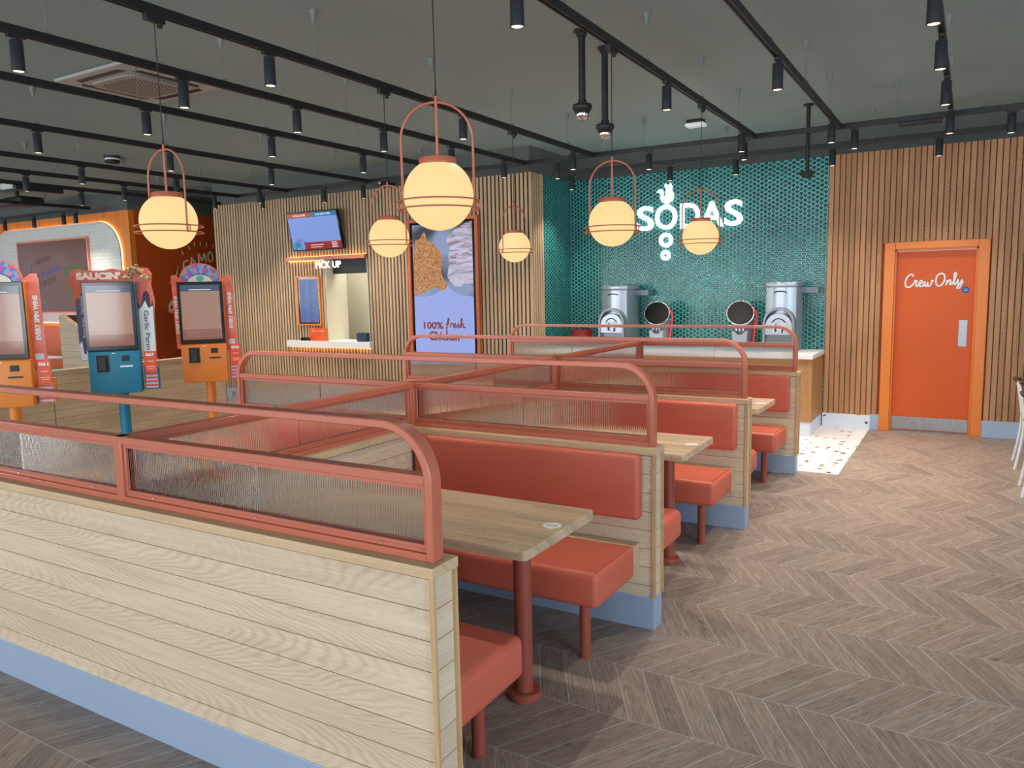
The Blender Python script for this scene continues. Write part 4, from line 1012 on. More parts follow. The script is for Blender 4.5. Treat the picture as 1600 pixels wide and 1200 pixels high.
MB().cyl((-10.45, BY-0.0125, 0.08), (-10.45, BY-0.018, 0.08), 0.012, n=12).build('knob', M['black'], t)

# ------------------------------------------------------------------ soda counter and sign
CX0, CX1, CY0 = -4.765, -1.462, 8.93
t = thing('soda_counter', 'soda counter with oak front and white worktop in the teal niche', 'counter', (-3.1, 9.3, 0))
MB().box(CX0, CY0+0.02, 0.16, CX1, YB-0.002, 0.865).build('cabinet', M['counter_wood'], t)
for x in (-2.3, -3.1, -3.9): MB().box(x-0.002, CY0+0.017, 0.17, x+0.002, CY0+0.0205, 0.86).build('door_gap', M['dark_wood'], t)
MB().box(CX0, CY0+0.03, 0.004, CX1-0.008, YB-0.002, 0.16).build('skirting', M['terrazzo_v'], t)
MB().box(CX0, CY0-0.02, 0.865, CX1+0.012, YB-0.001, 0.915).build('worktop', M['white'], t, bevel=0.003)
t = thing('soda_sign', 'glowing white SODAS sign with a little bird and two bubbles on teal tiles', 'sign', (-3.1, YB-0.03, 2.4))
for ch, x, wdt in (('S', -3.783, 0.228), ('O', -3.537, 0.292), ('D', -3.202, 0.251), ('A', -2.945, 0.29), ('S', -2.644, 0.222)):
    text(ch, 'letter', M['sign_white'], t, (x, YB-0.012, 2.412), (1, 0, 0), (0, 0, 1), wdt, 0.312, bold=0.016, depth=0.03)
def ringmb(cx, cz, ro, ri, y0, y1, rz=1.0, n=32):
    b = MB(); vs = []
    for y in (y0, y1):
        for r in (ro, ri):
            for i in range(n): a = 2*PI*i/n; vs.append((cx+r*math.cos(a), y, cz+r*math.sin(a)*rz))
    for i in range(n):
        j = (i+1) % n
        b_ = [(i, j, n+j, n+i), (2*n+i, 3*n+i, 3*n+j, 2*n+j), (i, 2*n+i, 2*n+j, j), (n+i, n+j, 3*n+j, 3*n+i)]
        for q_ in b_: b.f.append(q_); b.mi.append(0)
    b.v = vs; return b
ringmb(-3.392, 2.280, 0.091, 0.045, YB-0.042, YB-0.012).build('bubble', M['sign_white'], t)
ringmb(-3.395, 2.088, 0.065, 0.025, YB-0.042, YB-0.012).build('bubble', M['sign_white'], t)
bird = [(405, 215), (430, 186), (466, 184), (480, 205), (480, 262), (510, 266), (514, 180), (495, 142), (515, 124), (540, 150), (566, 120), (582, 160), (576, 200), (600, 240), (600, 292), (580, 325), (540, 342), (530, 370), (510, 370), (500, 342), (470, 330), (450, 290), (455, 240), (430, 216)]
MB().prism([(-3.39+(x-515)/870, 2.743+(345-y)/910) for x, y in bird], 'XZ', YB-0.042, YB-0.012).build('bird', M['sign_white'], t)

def dispenser(x, y, label):
    t = thing('ice_dispenser', label, 'dispenser', (x, y, 0.915), group='silver ice dispensers on the counter')
    sv = mat('silver_plastic', (176, 186, 196), 0.32, 0.55)
    w_, d_ = 0.172, 0.25
    def outline(w, d, bow): return [(-w, d)]+[(-w+2*w*k/14, -d*0.62-bow*math.sin(PI*k/14)) for k in range(15)]+[(w, d)]
    b = MB(); b.prism([(p[0], p[1]) for p in outline(w_, d_, 0.06)], 'XY', 0.0, 0.745); bo = b.build('body', sv, t, world=False, bevel=0.008)
    b = MB(); b.prism([(p[0]*1.04, p[1]*1.03) for p in outline(w_, d_, 0.06)], 'XY', 0.745, 0.80); b.build('lid', sv, t, world=False, bevel=0.012, seg=3)
    b = MB(); b.tube(smooth_path([(-0.07, -0.207, 0.675), (-0.045, -0.213, 0.69), (0, -0.216, 0.693), (0.045, -0.213, 0.69), (0.07, -0.207, 0.675)], 5), 0.007, 8); b.build('handle_slot', M['black'], t, world=False, smooth=True)
    # arched surround
    arc = [(-0.162, 0.0), (-0.162, 0.33)]+[(-0.162*math.cos(PI*k/16), 0.33+0.17*math.sin(PI*k/16)) for k in range(1, 16)]+[(0.162, 0.33), (0.162, 0.0)]
    b = MB(); b.ribbon(arc, 0.03, -0.285, -0.17); b.build('arched_surround', mat('silver_dark', (140, 146, 154), 0.4, 0.5), t, world=False, bevel=0.005)
    pl = [(-0.148*math.cos(PI*k/16), 0.30+0.145*math.sin(PI*k/16)) for k in range(17)]+[(0.15, 0.2), (-0.15, 0.2)]
    MB().prism(pl, 'XZ', -0.268, -0.20).build('front_panel', sv, t, world=False, bevel=0.004)
    b = MB(); b.ribbon([(-0.085*math.cos(R(30+10*k)), 0.285+0.10*math.sin(R(30+10*k))) for k in range(13)], 0.014, -0.2705, -0.266); b.build('badge', pmat((40, 46, 56)), t, world=False)
    b = MB(); b.prism([(-0.075, 0.34), (-0.01, 0.34), (-0.01, 0.22), (-0.055, 0.22)], 'XZ', -0.2705, -0.266).prism([(0.01, 0.34), (0.085, 0.34), (0.06, 0.22), (0.01, 0.22)], 'XZ', -0.2705, -0.266)
    b.build('cup_picture', pmat((206, 214, 224)), t, world=False)
    MB().prism([(-0.05, 0.30), (-0.02, 0.34), (-0.02, 0.23), (-0.045, 0.23)], 'XZ', -0.272, -0.2695).prism([(0.03, 0.26), (0.06, 0.27), (0.05, 0.22), (0.03, 0.22)], 'XZ', -0.272, -0.2695).build('cup_marks', pmat((44, 52, 66)), t, world=False)
    MB().box(0.13, 0.10, 0.665, 0.36, 0.262, 0.735).build('rear_housing', mat('smoked_housing', (92, 112, 124), 0.3), t, world=False, bevel=0.004)
    MB().box(-0.148, -0.22, 0.02, 0.148, -0.10, 0.2).build('drip_recess', mat('grey_recess', (120, 130, 138), 0.35, 0.4), t, world=False)
    return t
dispenser(-3.93, 9.42, 'silver ice dispenser on the soda counter next to the red bucket')
dispenser(-1.87, 9.42, 'silver ice dispenser at the open end of the soda counter')
def soda_machine(x, y, label):
    t = thing('soda_machine', label, 'soda machine', (x, y, 0.915), group='touch-screen soda machines')
    gm = mat('grey_casing', (132, 138, 150), 0.3, 0.4)
    b = MB(); b.lathe(0, 0.03, [(0.0, 0.0), (0.105, 0.0), (0.112, 0.15), (0.125, 0.27), (0.135, 0.36), (0.0, 0.36)], 32); b.build('body', gm, t, world=False, smooth=True)
    n = Vector((0.22, -0.86, 0.42)).normalized(); c0 = Vector((0, -0.10, 0.445))
    MB().cyl(c0-n*0.15, c0, 0.115, 0.158, n=40).build('head', gm, t, world=False, smooth=True)
    MB().cyl(c0-n*0.001, c0+n*0.008, 0.158, 0.156, n=40).build('screen_rim', mat('light_rim', (196, 200, 206), 0.25, 0.6), t, world=False, smooth=True)
    s = MB().cyl(c0+n*0.0075, c0+n*0.0105, 0.150, 0.149, n=40).build('screen', mat('black_touch_disc', (6, 6, 7), 0.25, 0.0, 0.12), t, world=False, smooth=True)
    MB().box(-0.075, -0.135, 0.262, 0.075, -0.03, 0.30).build('nozzle_block', gm, t, world=False, bevel=0.01)
    for sx in (-0.04, 0.0, 0.04): MB().cyl((sx, -0.115, 0.235), (sx, -0.115, 0.264), 0.014, n=12).build('nozzle', M['chrome'], t, world=False, smooth=True)
    MB().prism([(-0.09, 0.235), (-0.06, 0.235), (-0.03, 0.195), (0.03, 0.195), (0.06, 0.235), (0.09, 0.235), (0.08, 0.0), (-0.08, 0.0)], 'XZ', -0.125, -0.06).build('cup_rest', mat('pale_grey', (170, 178, 188), 0.35, 0.3), t, world=False, bevel=0.004)
    pts = smooth_path([(0.135, -0.05, 0.50), (0.165, 0.0, 0.42), (0.150, 0.01, 0.30), (0.135, 0.0, 0.12), (0.125, 0.0, 0.01)], 6)
    MB().tube(pts, 0.010, 8).build('red_trim', mat('red_lit_trim', (230, 30, 50), 0.3, emit=(230, 24, 44), es=0.7), t, world=False, smooth=True)
    return t
soda_machine(-3.36, 9.36, 'round-faced grey soda machine next to the dispenser by the red bucket')
soda_machine(-2.33, 9.36, 'round-faced grey soda machine next to the dispenser at the open end')
t = thing('red_bucket', 'dark red paper bucket on the soda counter in the tiled corner', 'bucket', (-4.42, 9.32, 0.915))
MB().lathe(-4.42, 9.32, [(0.0, 0.916), (0.115, 0.916), (0.145, 1.13), (0.152, 1.135), (0.152, 1.145), (0.138, 1.145), (0.11, 0.94), (0.0, 0.94)], 36).build('tub', pmat((146, 22, 30), 0.4), t, smooth=True)
MB().box(-4.46, 9.178, 1.03, -4.38, 9.186, 1.037).box(-4.455, 9.182, 1.00, -4.385, 9.190, 1.006).build('lettering', pmat((220, 150, 150)), t)
MB().box(-4.36, 9.22, 1.145, -4.30, 9.28, 1.18).build('handle', pmat((30, 30, 34)), t, bevel=0.008)

# ------------------------------------------------------------------ low wall by the kiosks and planter box
t = thing('low_wall', 'low greyed oak boarded wall standing behind the kiosks', 'low wall', (-8.6, 4.4, 0))
MB().box(-8.66, 1.6, 0.0, -8.53, 6.91, 0.90).build('boarding', M['oak_grey'], t)
MB().box(-8.665, 1.6, 0.90, -8.525, 6.915, 0.92).build('cap', M['oak_grey_edge'], t)
for yy in (4.63, 6.90): MB().box(-8.5305, yy, 0, -8.528, yy+0.006, 0.90).build('joint', M['dark_wood'], t)
t = thing('planter_box', 'taller greyed oak box with a sloping top beyond the low wall', 'planter', (-10.5, 6.5, 0))
MB().prism([(-11.10, 0), (-9.93, 0), (-9.93, 0.98), (-11.02, 1.455), (-11.10, 1.46)], 'XZ', 6.2, 6.235).build('front_board', M['oak_grey'], t)
MB().prism([(-11.10, 0), (-9.93, 0), (-9.93, 1.10), (-10.55, 1.46), (-11.10, 1.46)], 'XZ', 6.85, 6.885).build('back_board', M['oak_grey'], t)
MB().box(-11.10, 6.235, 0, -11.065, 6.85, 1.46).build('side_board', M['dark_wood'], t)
MB().box(-9.965, 6.235, 0, -9.93, 6.85, 0.98).build('side_board', M['oak_grey'], t)
MB().prism([(-11.02, 1.455), (-9.93, 0.98), (-9.93, 1.0), (-11.01, 1.475)], 'XZ', 6.195, 6.24).build('edge_strip', M['oak_y'], t)
MB().prism([(-11.06, 1.30), (-9.97, 0.82), (-9.97, 0.86), (-11.06, 1.34)], 'XZ', 6.24, 6.845).build('inner_slope', pmat((150, 96, 52)), t)

# ------------------------------------------------------------------ orange dining end: brick panel, screen, lettering
t = thing('brick_panel', 'white brick panel with rounded top corners edged by a warm light line', 'wall panel', (-14.3, OY, 1.27))
pl = [(-16.30, 1.27), (-12.31, 1.27)]
rr = 0.55
for k in range(13): a = PI/2*k/12; pl.append((-12.31-rr+rr*math.cos(a), 2.985-rr+rr*math.sin(a)))
for k in range(13): a = PI/2+PI/2*k/12; pl.append((-16.30+rr+rr*math.cos(a), 2.985-rr+rr*math.sin(a)))
MB().prism(pl, 'XZ', OY-0.06, OY-0.03).build('brick_face', M['brick'], t)
MB().prism([(-14.3+(p[0]+14.3)*0.985, 1.29+(p[1]-1.27)*0.975) for p in pl], 'XZ', OY-0.03, OY-0.001).build('mount', M['plaster'], t)
MB().ribbon(pl[1:]+[pl[0]], 0.012, OY-0.026, OY-0.012).build('light_line', M['led2'], t)
MB().box(-16.2, OY-0.05, 1.255, -12.4, OY-0.02, 1.268).build('lower_light_line', M['led2'], t)
t = thing('wall_screen', 'large dark brown display with faint Louisiana lettering on the white brick panel', 'screen', (-14.3, OY-0.06, 1.4))
x0, x1, z0, z1 = -15.42, -13.16, 1.43, 2.755
b = MB(); q = 0.03
b.box(x0, OY-0.10, z0, x1, OY-0.06, z0+q).box(x0, OY-0.10, z1-q, x1, OY-0.06, z1).box(x0, OY-0.10, z0+q, x0+q, OY-0.06, z1-q).box(x1-q, OY-0.10, z0+q, x1, OY-0.06, z1-q)
b.build('frame', pmat((232, 150, 130)), t)
MB().box(x0+q, OY-0.095, z0+q, x1-q, OY-0.062, z1-q).build('display', mat('brown_display', (60, 38, 28), 0.2, emit=(96, 58, 42), es=0.75), t)
louis = [[(0.7, 3.4), (0.3, 2.2), (0.25, 0.6), (0.0, 0.1), (0.4, -0.1), (1.0, 0.4)], [(1.2, 0.9), (1.0, 0.5), (1.4, 0.2), (1.7, 0.7), (1.4, 1.1), (1.2, 0.9)],
 [(1.9, 1.2), (1.9, 0.6), (2.3, 0.6), (2.5, 1.3), (2.5, 0.7)], [(2.9, 1.5), (2.8, 0.9)], [(3.3, 1.6), (3.2, 1.2), (3.5, 0.9), (3.1, 0.8)], [(3.8, 1.8), (3.7, 1.1)],
 [(4.6, 1.8), (4.2, 1.9), (4.1, 1.4), (4.5, 1.3), (4.7, 1.9), (4.7, 1.4)], [(5.0, 1.5), (5.0, 2.1), (5.4, 2.2), (5.4, 1.6)], [(6.2, 2.4), (5.8, 2.5), (5.7, 1.9), (6.1, 1.9), (6.2, 2.5), (6.3, 1.8)]]
lc = emat((92, 92, 148), 0.7)
strokes(louis, 'display_script', lc, t, (-15.05, OY-0.098, 2.02), (1, 0, 0), (0, 0, 1), 0.98, 0.34, 0.018, 0.1)
text('FAMOUS', 'display_lettering', emat((104, 84, 96), 0.7), t, (-14.84, OY-0.098, 2.30), (0.985, 0, 0.17), (-0.17, 0, 0.985), 0.50, 0.10, bold=0.0)
text('CHICKEN', 'display_lettering', emat((104, 84, 96), 0.7), t, (-14.76, OY-0.098, 1.90), (0.98, 0, 0.2), (-0.2, 0, 0.98), 0.56, 0.10, bold=0.0)
MB().prism([(-13.95, 2.26), (-13.25, 2.28), (-13.25, 1.5), (-13.75, 1.49), (-13.85, 1.9)], 'XZ', OY-0.099, OY-0.094).build('display_shape', emat((92, 108, 56), 0.7), t)
MB().ribbon([(-14.72+0.16*math.cos(PI*k/12), 1.49+0.16*math.sin(PI*k/12)) for k in range(13)], 0.04, OY-0.099, OY-0.094).build('display_arc', emat((120, 116, 124), 0.7), t)
# lettering on the burnt orange side wall (plane X = OX)
t = thing('wall_lettering', 'hand-drawn pale FAMOUS lettering with rays on the burnt orange wall', 'lettering', (OX, 9.2, 1.4))
tan = pmat((240, 204, 164))
U, Z = (0, 1, 0), (0, 0, 1)
def L(lines, r): return strokes(lines, 'letter', tan, t, (OX+0.012, 8.6, 1.4), U, Z, 1.1, 1.3, r, 0.3, box=(8.6, 9.7, 1.4, 2.7), smooth=False)
L([[(9.02, 2.09), (9.05, 2.30)], [(9.05, 2.30), (9.14, 2.33)], [(9.03, 2.20), (9.11, 2.22)]], 0.021)
L([[(9.17, 2.17), (9.22, 2.38)], [(9.22, 2.38), (9.32, 2.23)], [(9.18, 2.25), (9.28, 2.27)]], 0.021)
L([[(9.37, 2.26), (9.37, 2.45)], [(9.37, 2.45), (9.44, 2.33)], [(9.44, 2.33), (9.50, 2.46)], [(9.50, 2.46), (9.53, 2.30)]], 0.021)
L([[(9.62+0.05*math.cos(2*PI*k/14), 2.40+0.09*math.sin(2*PI*k/14)) for k in range(15)]], 0.021)
L([[(9.76, 2.50), (9.76, 2.36), (9.84, 2.34), (9.87, 2.52)]], 0.021)
L([[(9.96, 2.32), (10.03, 2.38), (9.95, 2.45), (10.03, 2.52)]], 0.021)
for yy, zz, a in [(9.05, 2.43, 125), (9.19, 2.52, 112), (9.30, 2.585, 102), (9.42, 2.60, 95), (9.55, 2.585, 85), (9.68, 2.56, 78)]:
    L([[(yy, zz), (yy+0.06*math.cos(R(a)), zz+0.075*math.sin(R(a)))]], 0.011)
# swash L
swash = [(8.93, 2.22), (8.90, 2.08), (8.84, 1.93), (8.86, 1.80), (8.82, 1.66), (8.74, 1.62), (8.68, 1.54), (8.68, 1.43), (8.73, 1.40), (8.80, 1.45), (8.82, 1.56), (8.85, 1.70), (8.90, 1.86), (8.80, 1.90), (8.74, 1.93), (8.78, 1.99), (8.86, 2.09)]
MB().prism(swash, 'YZ', OX+0.001, OX+0.012).build('letter', tan, t)
MB().prism([(8.735+0.02*math.cos(2*PI*k/12), 1.51+0.03*math.sin(2*PI*k/12)) for k in range(12)], 'YZ', OX+0.012, OX+0.014).build('letter_counter', pmat((120, 50, 20)), t)
# dining furniture glimpsed beyond the low wall
t = thing('banquette', 'orange-backed banquette with a teal seat below the white brick panel', 'banquette', (-14.2, 7.6, 0))
MB().box(-16.6, 7.75, 0.45, -12.3, 7.98, 1.22).build('backrest', M['vinyl_orange'], t, bevel=0.03, seg=3)
MB().box(-16.6, 7.30, 0.34, -12.3, 7.75, 0.47).build('seat', M['teal_bench'], t, bevel=0.03, seg=3)
MB().box(-16.6, 7.36, 0.0, -12.3, 7.9, 0.34).build('plinth', M['vinyl_orange'], t)
t = thing('dining_table', 'white-topped dining table before the orange banquette', 'table', (-13.3, 6.95, 0))
MB().box(-14.0, 6.62, 0.72, -12.6, 7.22, 0.75).build('tabletop', M['white'], t, bevel=0.003)
MB().cyl((-13.3, 6.95, 0.03), (-13.3, 6.95, 0.72), 0.04, n=16).build('column', M['black'], t, smooth=True)
MB().lathe(-13.3, 6.95, [(0.0, 0.0), (0.24, 0.0), (0.24, 0.02), (0.0, 0.03)], 28).build('base', M['black'], t, smooth=True)
t = thing('dark_bag', 'dark bag lying on the dining table', 'bag', (-13.6, 6.9, 0.75))
MB().ellipsoid((-13.65, 6.9, 0.81), (0.2, 0.12, 0.055), 20, 10, 0.06, random.Random(3)).build('bag_body', M['black'], t, smooth=True)
MB().tube(smooth_path([(-13.75, 6.9, 0.83), (-13.68, 6.9, 0.98), (-13.6, 6.9, 0.84)], 6), 0.008, 6).build('handle', M['black'], t, smooth=True)
t = thing('drinking_glass', 'clear tumbler standing on the dining table', 'glass', (-13.2, 6.8, 0.75))
MB().lathe(-13.2, 6.8, [(0.0, 0.751), (0.055, 0.751), (0.072, 0.93), (0.068, 0.93), (0.05, 0.76), (0.0, 0.76)], 24).build('tumbler', pmat((222, 170, 150), 0.2), t, smooth=True)
def stool(x, y, label):
    t = thing('dining_chair', label, 'chair', (x, y, 0))
    MB().lathe(0, 0, [(0.0, 0.44), (0.18, 0.44), (0.19, 0.455), (0.18, 0.47), (0.0, 0.47)], 28).build('seat', M['teal_bench'], t, world=False, smooth=True)
    for a in range(4):
        c_, s_ = math.cos(PI/4+a*PI/2), math.sin(PI/4+a*PI/2)
        MB().cyl((0.13*c_, 0.13*s_, 0.44), (0.2*c_, 0.2*s_, 0.0), 0.012, n=10).build('leg', M['whitep'], t, world=False, smooth=True)
    pts = [(0.2*math.cos(R(20+14*k)), 0.2*math.sin(R(20+14*k)), 0.78) for k in range(11)]
    MB().tube(pts, 0.014, 10).build('back_rail', M['whitep'], t, world=False, smooth=True)
    for p in (pts[0], pts[5], pts[-1]): MB().cyl((p[0]*0.8, p[1]*0.8, 0.46), p, 0.009, n=8).build('back_spindle', M['whitep'], t, world=False, smooth=True)
    return t
stool(-12.5, 6.35, 'white framed dining chair with a teal seat glimpsed past the low wall')

# ------------------------------------------------------------------ self-order kiosks
def kiosk(x, y, rz, paint, kind, number, label):
    t = thing('order_kiosk', label, 'kiosk', (x, y, 0), rz, group='self-order kiosks')
    pm = mat('kiosk_'+kind+number, paint, 0.4)
    W = 0.236
    kw = dict(world=False)
    MB().cyl((0, 0, 0.012), (0, 0, 0.80), 0.052, n=28).build('pole', pm, t, smooth=True, **kw)
    MB().lathe(0, 0, [(0.0, 0.0), (0.2, 0.0), (0.2, 0.01), (0.19, 0.014), (0.0, 0.014)], 36).build('base_plate', pm, t, smooth=True, **kw)
    body = MB().box(-W-0.03, -0.17, 0.735, W-0.03, -0.01, 1.165).build('body', pm, t, bevel=0.012, seg=3, **kw)
    upper = MB().box(-W-0.03, -0.145, 1.165, W-0.03, -0.07, 1.85).build('screen_housing', pm, t, bevel=0.006, **kw)
    bz = MB().box(-W-0.03, -0.175, 1.172, W-0.035, -0.145, 1.85).build('bezel', M['screen_black'], t, bevel=0.004, **kw)
    x0, x1 = -W-0.03+0.032, W-0.035-0.032
    MB().box(x0, -0.1775, 1.215, x1, -0.1745, 1.815).build('touch_screen', emat((196, 152, 132), 0.62, 0.08), t, **kw)
    MB().box(x0, -0.1785, 1.745, x1, -0.1760, 1.815).build('screen_banner', emat((92, 100, 124), 0.6, 0.08), t, **kw)
    MB().box(x0+0.09, -0.1795, 1.758, x1-0.09, -0.1780, 1.766).build('banner_lettering', emat((236, 226, 220), 0.9), t, **kw)
    MB().box(x0+0.004, -0.1785, 1.215, x1-0.004, -0.1760, 1.33).build('screen_footer', emat((170, 112, 92), 0.6, 0.08), t, **kw)
    # card terminal, scanner, slot
    rc = MB().box(-0.19, -0.176, 0.955, -0.075, -0.168, 1.125).build('terminal_recess', M['black'], t, bevel=0.003, **kw)
    MB().box(-0.168, -0.200, 0.965, -0.098, -0.172, 1.105).build('card_terminal', M['charcoal'], t, bevel=0.008, **kw)
    MB().box(0.04, -0.173, 1.06, 0.115, -0.168, 1.115).build('scanner', M['black'], t, bevel=0.003, **kw)
    MB().box(0.02, -0.173, 1.0, 0.14, -0.1685, 1.016).build('receipt_slot', M['whitep'] if kind == 'saucy' else M['black'], t, **kw)
    MB().box(-0.045, -0.1725, 1.138, -0.015, -0.1695, 1.147).build('indicator', M['whitep'], t, **kw)
    # leaflet box at the side
    lb = MB().box(W-0.012, -0.09, 0.755, W+0.125, 0.0, 0.98).build('leaflet_box', pm, t, bevel=0.004, **kw)
    card = MB().box(W+0.0, -0.11, 0.93, W+0.115, -0.102, 1.145).build('number_card', pmat((226, 84, 44), 0.4), t, bevel=0.003, **kw)
    text(number, 'card_number', M['whitep'], card, (W+0.016, -0.112, 1.095), (1, 0, 0), (0, 0, 1), 0.082, 0.032, bold=0.05, world=False)
    MB().box(W+0.03, -0.1125, 1.04, W+0.088, -0.1105, 1.048).box(W+0.02, -0.1125, 0.985, W+0.1, -0.1105, 0.992).box(W+0.03, -0.1125, 0.965, W+0.09, -0.1105, 0.972).build('card_lettering', pmat((250, 200, 180)), card, **kw)
    b1, b2 = MB(), MB()
    for k in range(8):
        (b1 if k % 2 else b2).box(W+0.0, -0.106, 0.770+k*0.019, W+0.115, -0.092, 0.770+k*0.019+0.017)
    b1.build('leaflets', pmat((206, 84, 66)), lb, **kw); b2.build('leaflets', pmat((196, 176, 220)), lb, **kw)
    # printed card surround behind the screen
    if kind == 'saucy':
        o = [(-0.385, 1.80), (-0.405, 1.90), (-0.37, 1.965), (-0.31, 1.985), (-0.2, 1.965), (-0.08, 1.965), (0.0, 1.985), (0.09, 1.965), (0.16, 1.96), (0.25, 1.995), (0.33, 1.985), (0.365, 1.93), (0.35, 1.82), (0.375, 1.66), (0.36, 1.5), (0.355, 1.08), (0.22, 1.07), (-0.25, 1.07), (-0.345, 1.07), (-0.35, 1.3), (-0.345, 1.6), (-0.37, 1.62), (-0.375, 1.68), (-0.36, 1.74)]
        red = pmat((214, 104, 82), 0.4)
        sd = MB().prism(o, 'XZ', 0.0, 0.010).build('card_surround', red, t, **kw); sd.location = (0, -0.075, 0)
        MB().prism([(-0.352, 1.66), (-0.335, 1.70), (-0.31, 1.68), (-0.30, 1.74), (-0.27, 1.78), (-0.255, 1.7), (-0.255, 1.08), (-0.345, 1.08)], 'XZ', -0.004, 0.001).build('dark_drip', pmat((84, 84, 112)), sd, **kw)
        MB().prism([(-0.346, 1.24), (-0.32, 1.27), (-0.31, 1.14), (-0.29, 1.14), (-0.28, 1.28), (-0.255, 1.27), (-0.255, 1.075), (-0.34, 1.075)], 'XZ', -0.007, -0.003).build('pale_drip', pmat((226, 226, 232)), sd, **kw)
        MB().prism([(0.215, 1.66), (0.235, 1.58), (0.255, 1.66), (0.27, 1.74), (0.30, 1.76), (0.325, 1.72), (0.33, 1.6), (0.35, 1.66), (0.356, 1.55), (0.35, 1.09), (0.215, 1.08)], 'XZ', -0.004, 0.001).build('dark_drip', pmat((52, 40, 66)), sd, **kw)
        MB().prism([(0.215, 1.57), (0.25, 1.60), (0.28, 1.66), (0.31, 1.58), (0.335, 1.60), (0.352, 1.60), (0.348, 1.09), (0.215, 1.08)], 'XZ', -0.007, -0.003).build('pale_drip', pmat((214, 226, 230)), sd, **kw)
        text("SAUCIN'", 'surround_lettering', pmat((248, 226, 206)), sd, (-0.325, -0.012, 1.875), (1, 0, 0), (0, 0, 1), 0.40, 0.075, bold=0.07, world=False)
        text('Garlic Parm', 'surround_lettering', pmat((60, 70, 84)), sd, (0.262, -0.0085, 1.56), (0, 0, -1), (1, 0, 0), 0.40, 0.045, bold=0.01, world=False)
        text('Smokin', 'surround_lettering', pmat((214, 216, 230)), sd, (-0.275, -0.0055, 1.30), (0, 0, 1), (-1, 0, 0), 0.20, 0.035, bold=0.02, world=False)
        text('Hot Honey', 'surround_lettering', pmat((214, 216, 230)), sd, (-0.275, -0.0055, 1.54), (0, 0, 1), (-1, 0, 0), 0.18, 0.035, bold=0.02, world=False)
        rg = random.Random(7); bb = MB()
        for k in range(26):
            u = rg.uniform(-1, 1); v = rg.random()
            bb.ellipsoid((0.20+u*0.13*(1-v*0.75), -0.022+rg.uniform(-0.01, 0.01), 1.872+v*0.145), (rg.uniform(0.018, 0.032), 0.018, rg.uniform(0.012, 0.022)), 9, 6, 0.18, rg)
        bb.build('chicken_picture', noisy('fried_pieces', (134, 96, 56), (226, 196, 146), 40.0, 0.7), sd, **kw)
    else:
        o = [(-0.315, 1.12), (-0.33, 1.85), (-0.335, 1.915), (-0.30, 1.93), (-0.25, 1.90)]
        for k in range(13): a = PI-PI*k/12; o.append((-0.03+0.215*math.cos(a), 1.88+0.175*math.sin(a)))
        o += [(0.24, 1.925), (0.295, 1.925), (0.305, 1.86), (0.32, 1.10), (0.2, 1.08), (-0.2, 1.08)]
        sd = MB().prism(o, 'XZ', 0.0, 0.010).build('card_surround', noisy('spin_card_'+number, (214, 96, 70), (226, 130, 110), 6.0, 0.4), t, **kw); sd.location = (0, -0.075, 0)
        cols = [(196, 72, 150), (96, 170, 200), (70, 120, 190), (214, 110, 180), (60, 176, 180), (120, 90, 190)]
        bs = [MB() for _ in cols]
        for ring, (r0, r1, n) in enumerate(((0.10, 0.205, 17), (0.09, 0.165, 14))):
            for k in range(n):
                a = PI-PI*(k+0.5)/n; p0 = Vector((-0.03+r0*math.cos(a), 1.855+r0*0.9*math.sin(a))); p1 = Vector((-0.03+r1*math.cos(a), 1.86+r1*0.92*math.sin(a)))
                d = (p1-p0); nn = Vector((-d.y, d.x)).normalized()*0.017
                poly = [p0-nn*0.5, p0+d*0.5-nn, p0+d*0.85-nn*0.9, p1, p0+d*0.85+nn*0.9, p0+d*0.5+nn, p0+nn*0.5]
                yy = -0.004-0.004*ring-0.0006*(k % 3)
                bs[(k*5+ring*2) % len(cols)].prism([(p.x, p.y) for p in poly], 'XZ', yy-0.003, yy+0.003)
        for q_, c_ in zip(bs, cols):
            q_.build('feather_print', pmat(c_, 0.4), sd, **kw)
        MB().prism([(-0.03+0.135*math.cos(PI*k/20), 1.845+0.085*math.sin(PI*k/20)) for k in range(21)], 'XZ', -0.020, -0.012).build('cap_print', pmat((196, 208, 196), 0.4), sd, **kw)
        MB().ribbon([(-0.03+0.135*math.cos(PI*k/20), 1.845+0.085*math.sin(PI*k/20)) for k in range(21)], 0.008, -0.022, -0.019).build('cap_outline', pmat((70, 70, 110)), sd, **kw)
        MB().ellipsoid((-0.03, -0.021, 1.885), (0.04, 0.004, 0.03), 16, 8).build('cap_jewel', pmat((60, 170, 164), 0.3), sd, smooth=True, **kw)
        text('EVERY SPIN WINS', 'surround_lettering', M['whitep'], sd, (0.285, -0.002, 1.33), (0, 0, 1), (-1, 0, 0), 0.40, 0.042, bold=0.04, world=False)
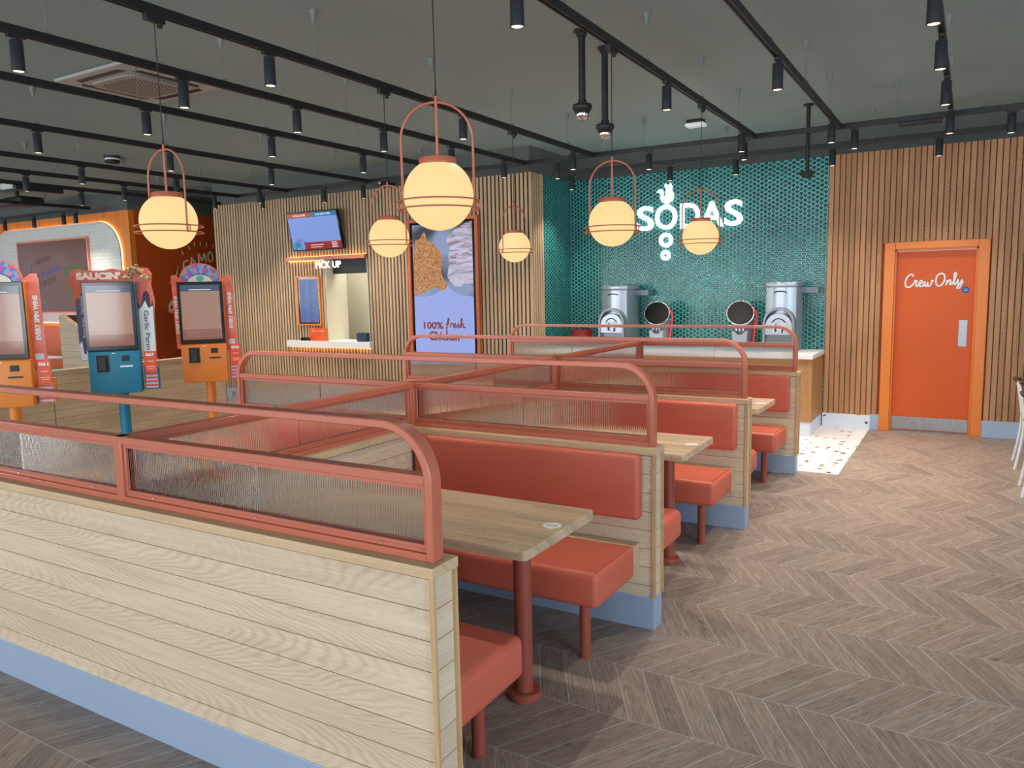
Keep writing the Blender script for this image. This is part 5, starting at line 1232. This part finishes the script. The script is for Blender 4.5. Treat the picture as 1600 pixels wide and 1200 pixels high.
        text('EVERY SPIN WINS', 'surround_lettering', M['whitep'], sd, (-0.278, -0.002, 1.28), (0, 0, 1), (-1, 0, 0), 0.42, 0.034, bold=0.03, world=False)
        MB().box(0.225, -0.003, 1.15, 0.295, 0.001, 1.205).build('printed_square', pmat((190, 214, 224)), sd, **kw)
    return t
RZ = R(47)
kiosk(-7.486, 3.713, RZ, (232, 138, 52), 'spin', '061', 'orange self-order kiosk numbered 061, cut by the left picture edge')
kiosk(-7.467, 4.761, RZ, (14, 122, 156), 'saucy', '067', "teal self-order kiosk numbered 067 with the SAUCIN' card")
kiosk(-7.418, 5.790, RZ, (224, 128, 46), 'spin', '093', 'orange self-order kiosk numbered 093, next to the slatted pick-up wall')

# ------------------------------------------------------------------ chairs at the right edge
def cafe_chair(x, y, rz, label):
    t = thing('cafe_chair', label, 'chair', (x, y, 0), rz, group='white metal chairs at the right edge')
    kw = dict(world=False)
    for sx, sy in ((-1, -1), (1, -1)):
        MB().tube([(sx*0.20, sy*0.22, 0), (sx*0.19, sy*0.20, 0.44)], 0.012, 10).build('leg', M['whitep'], t, smooth=True, **kw)
    for sx in (-1, 1):
        MB().tube(smooth_path([(sx*0.20, 0.25, 0), (sx*0.19, 0.21, 0.25), (sx*0.19, 0.20, 0.45), (sx*0.185, 0.235, 0.68), (sx*0.16, 0.255, 0.79)], 5), 0.012, 10).build('leg', M['whitep'], t, smooth=True, **kw)
    MB().box(-0.21, -0.22, 0.44, 0.21, 0.21, 0.465).build('seat', M['oak_x'], t, bevel=0.012, seg=3, **kw)
    MB().tube(smooth_path([(-0.2, 0.225, 0.77), (-0.1, 0.265, 0.785), (0, 0.275, 0.79), (0.1, 0.265, 0.785), (0.2, 0.225, 0.77)], 5), 0.022, 12, flat=0.6).build('back_rail', M['dark_wood'], t, smooth=True, **kw)
    return t
cafe_chair(0.66, 8.33, PI/2, 'white-legged cafe chair with a brown back rail at the right edge, nearer the door wall')
cafe_chair(0.665, 7.27, PI/2, 'white-legged cafe chair barely showing at the right edge, farther from the door wall')
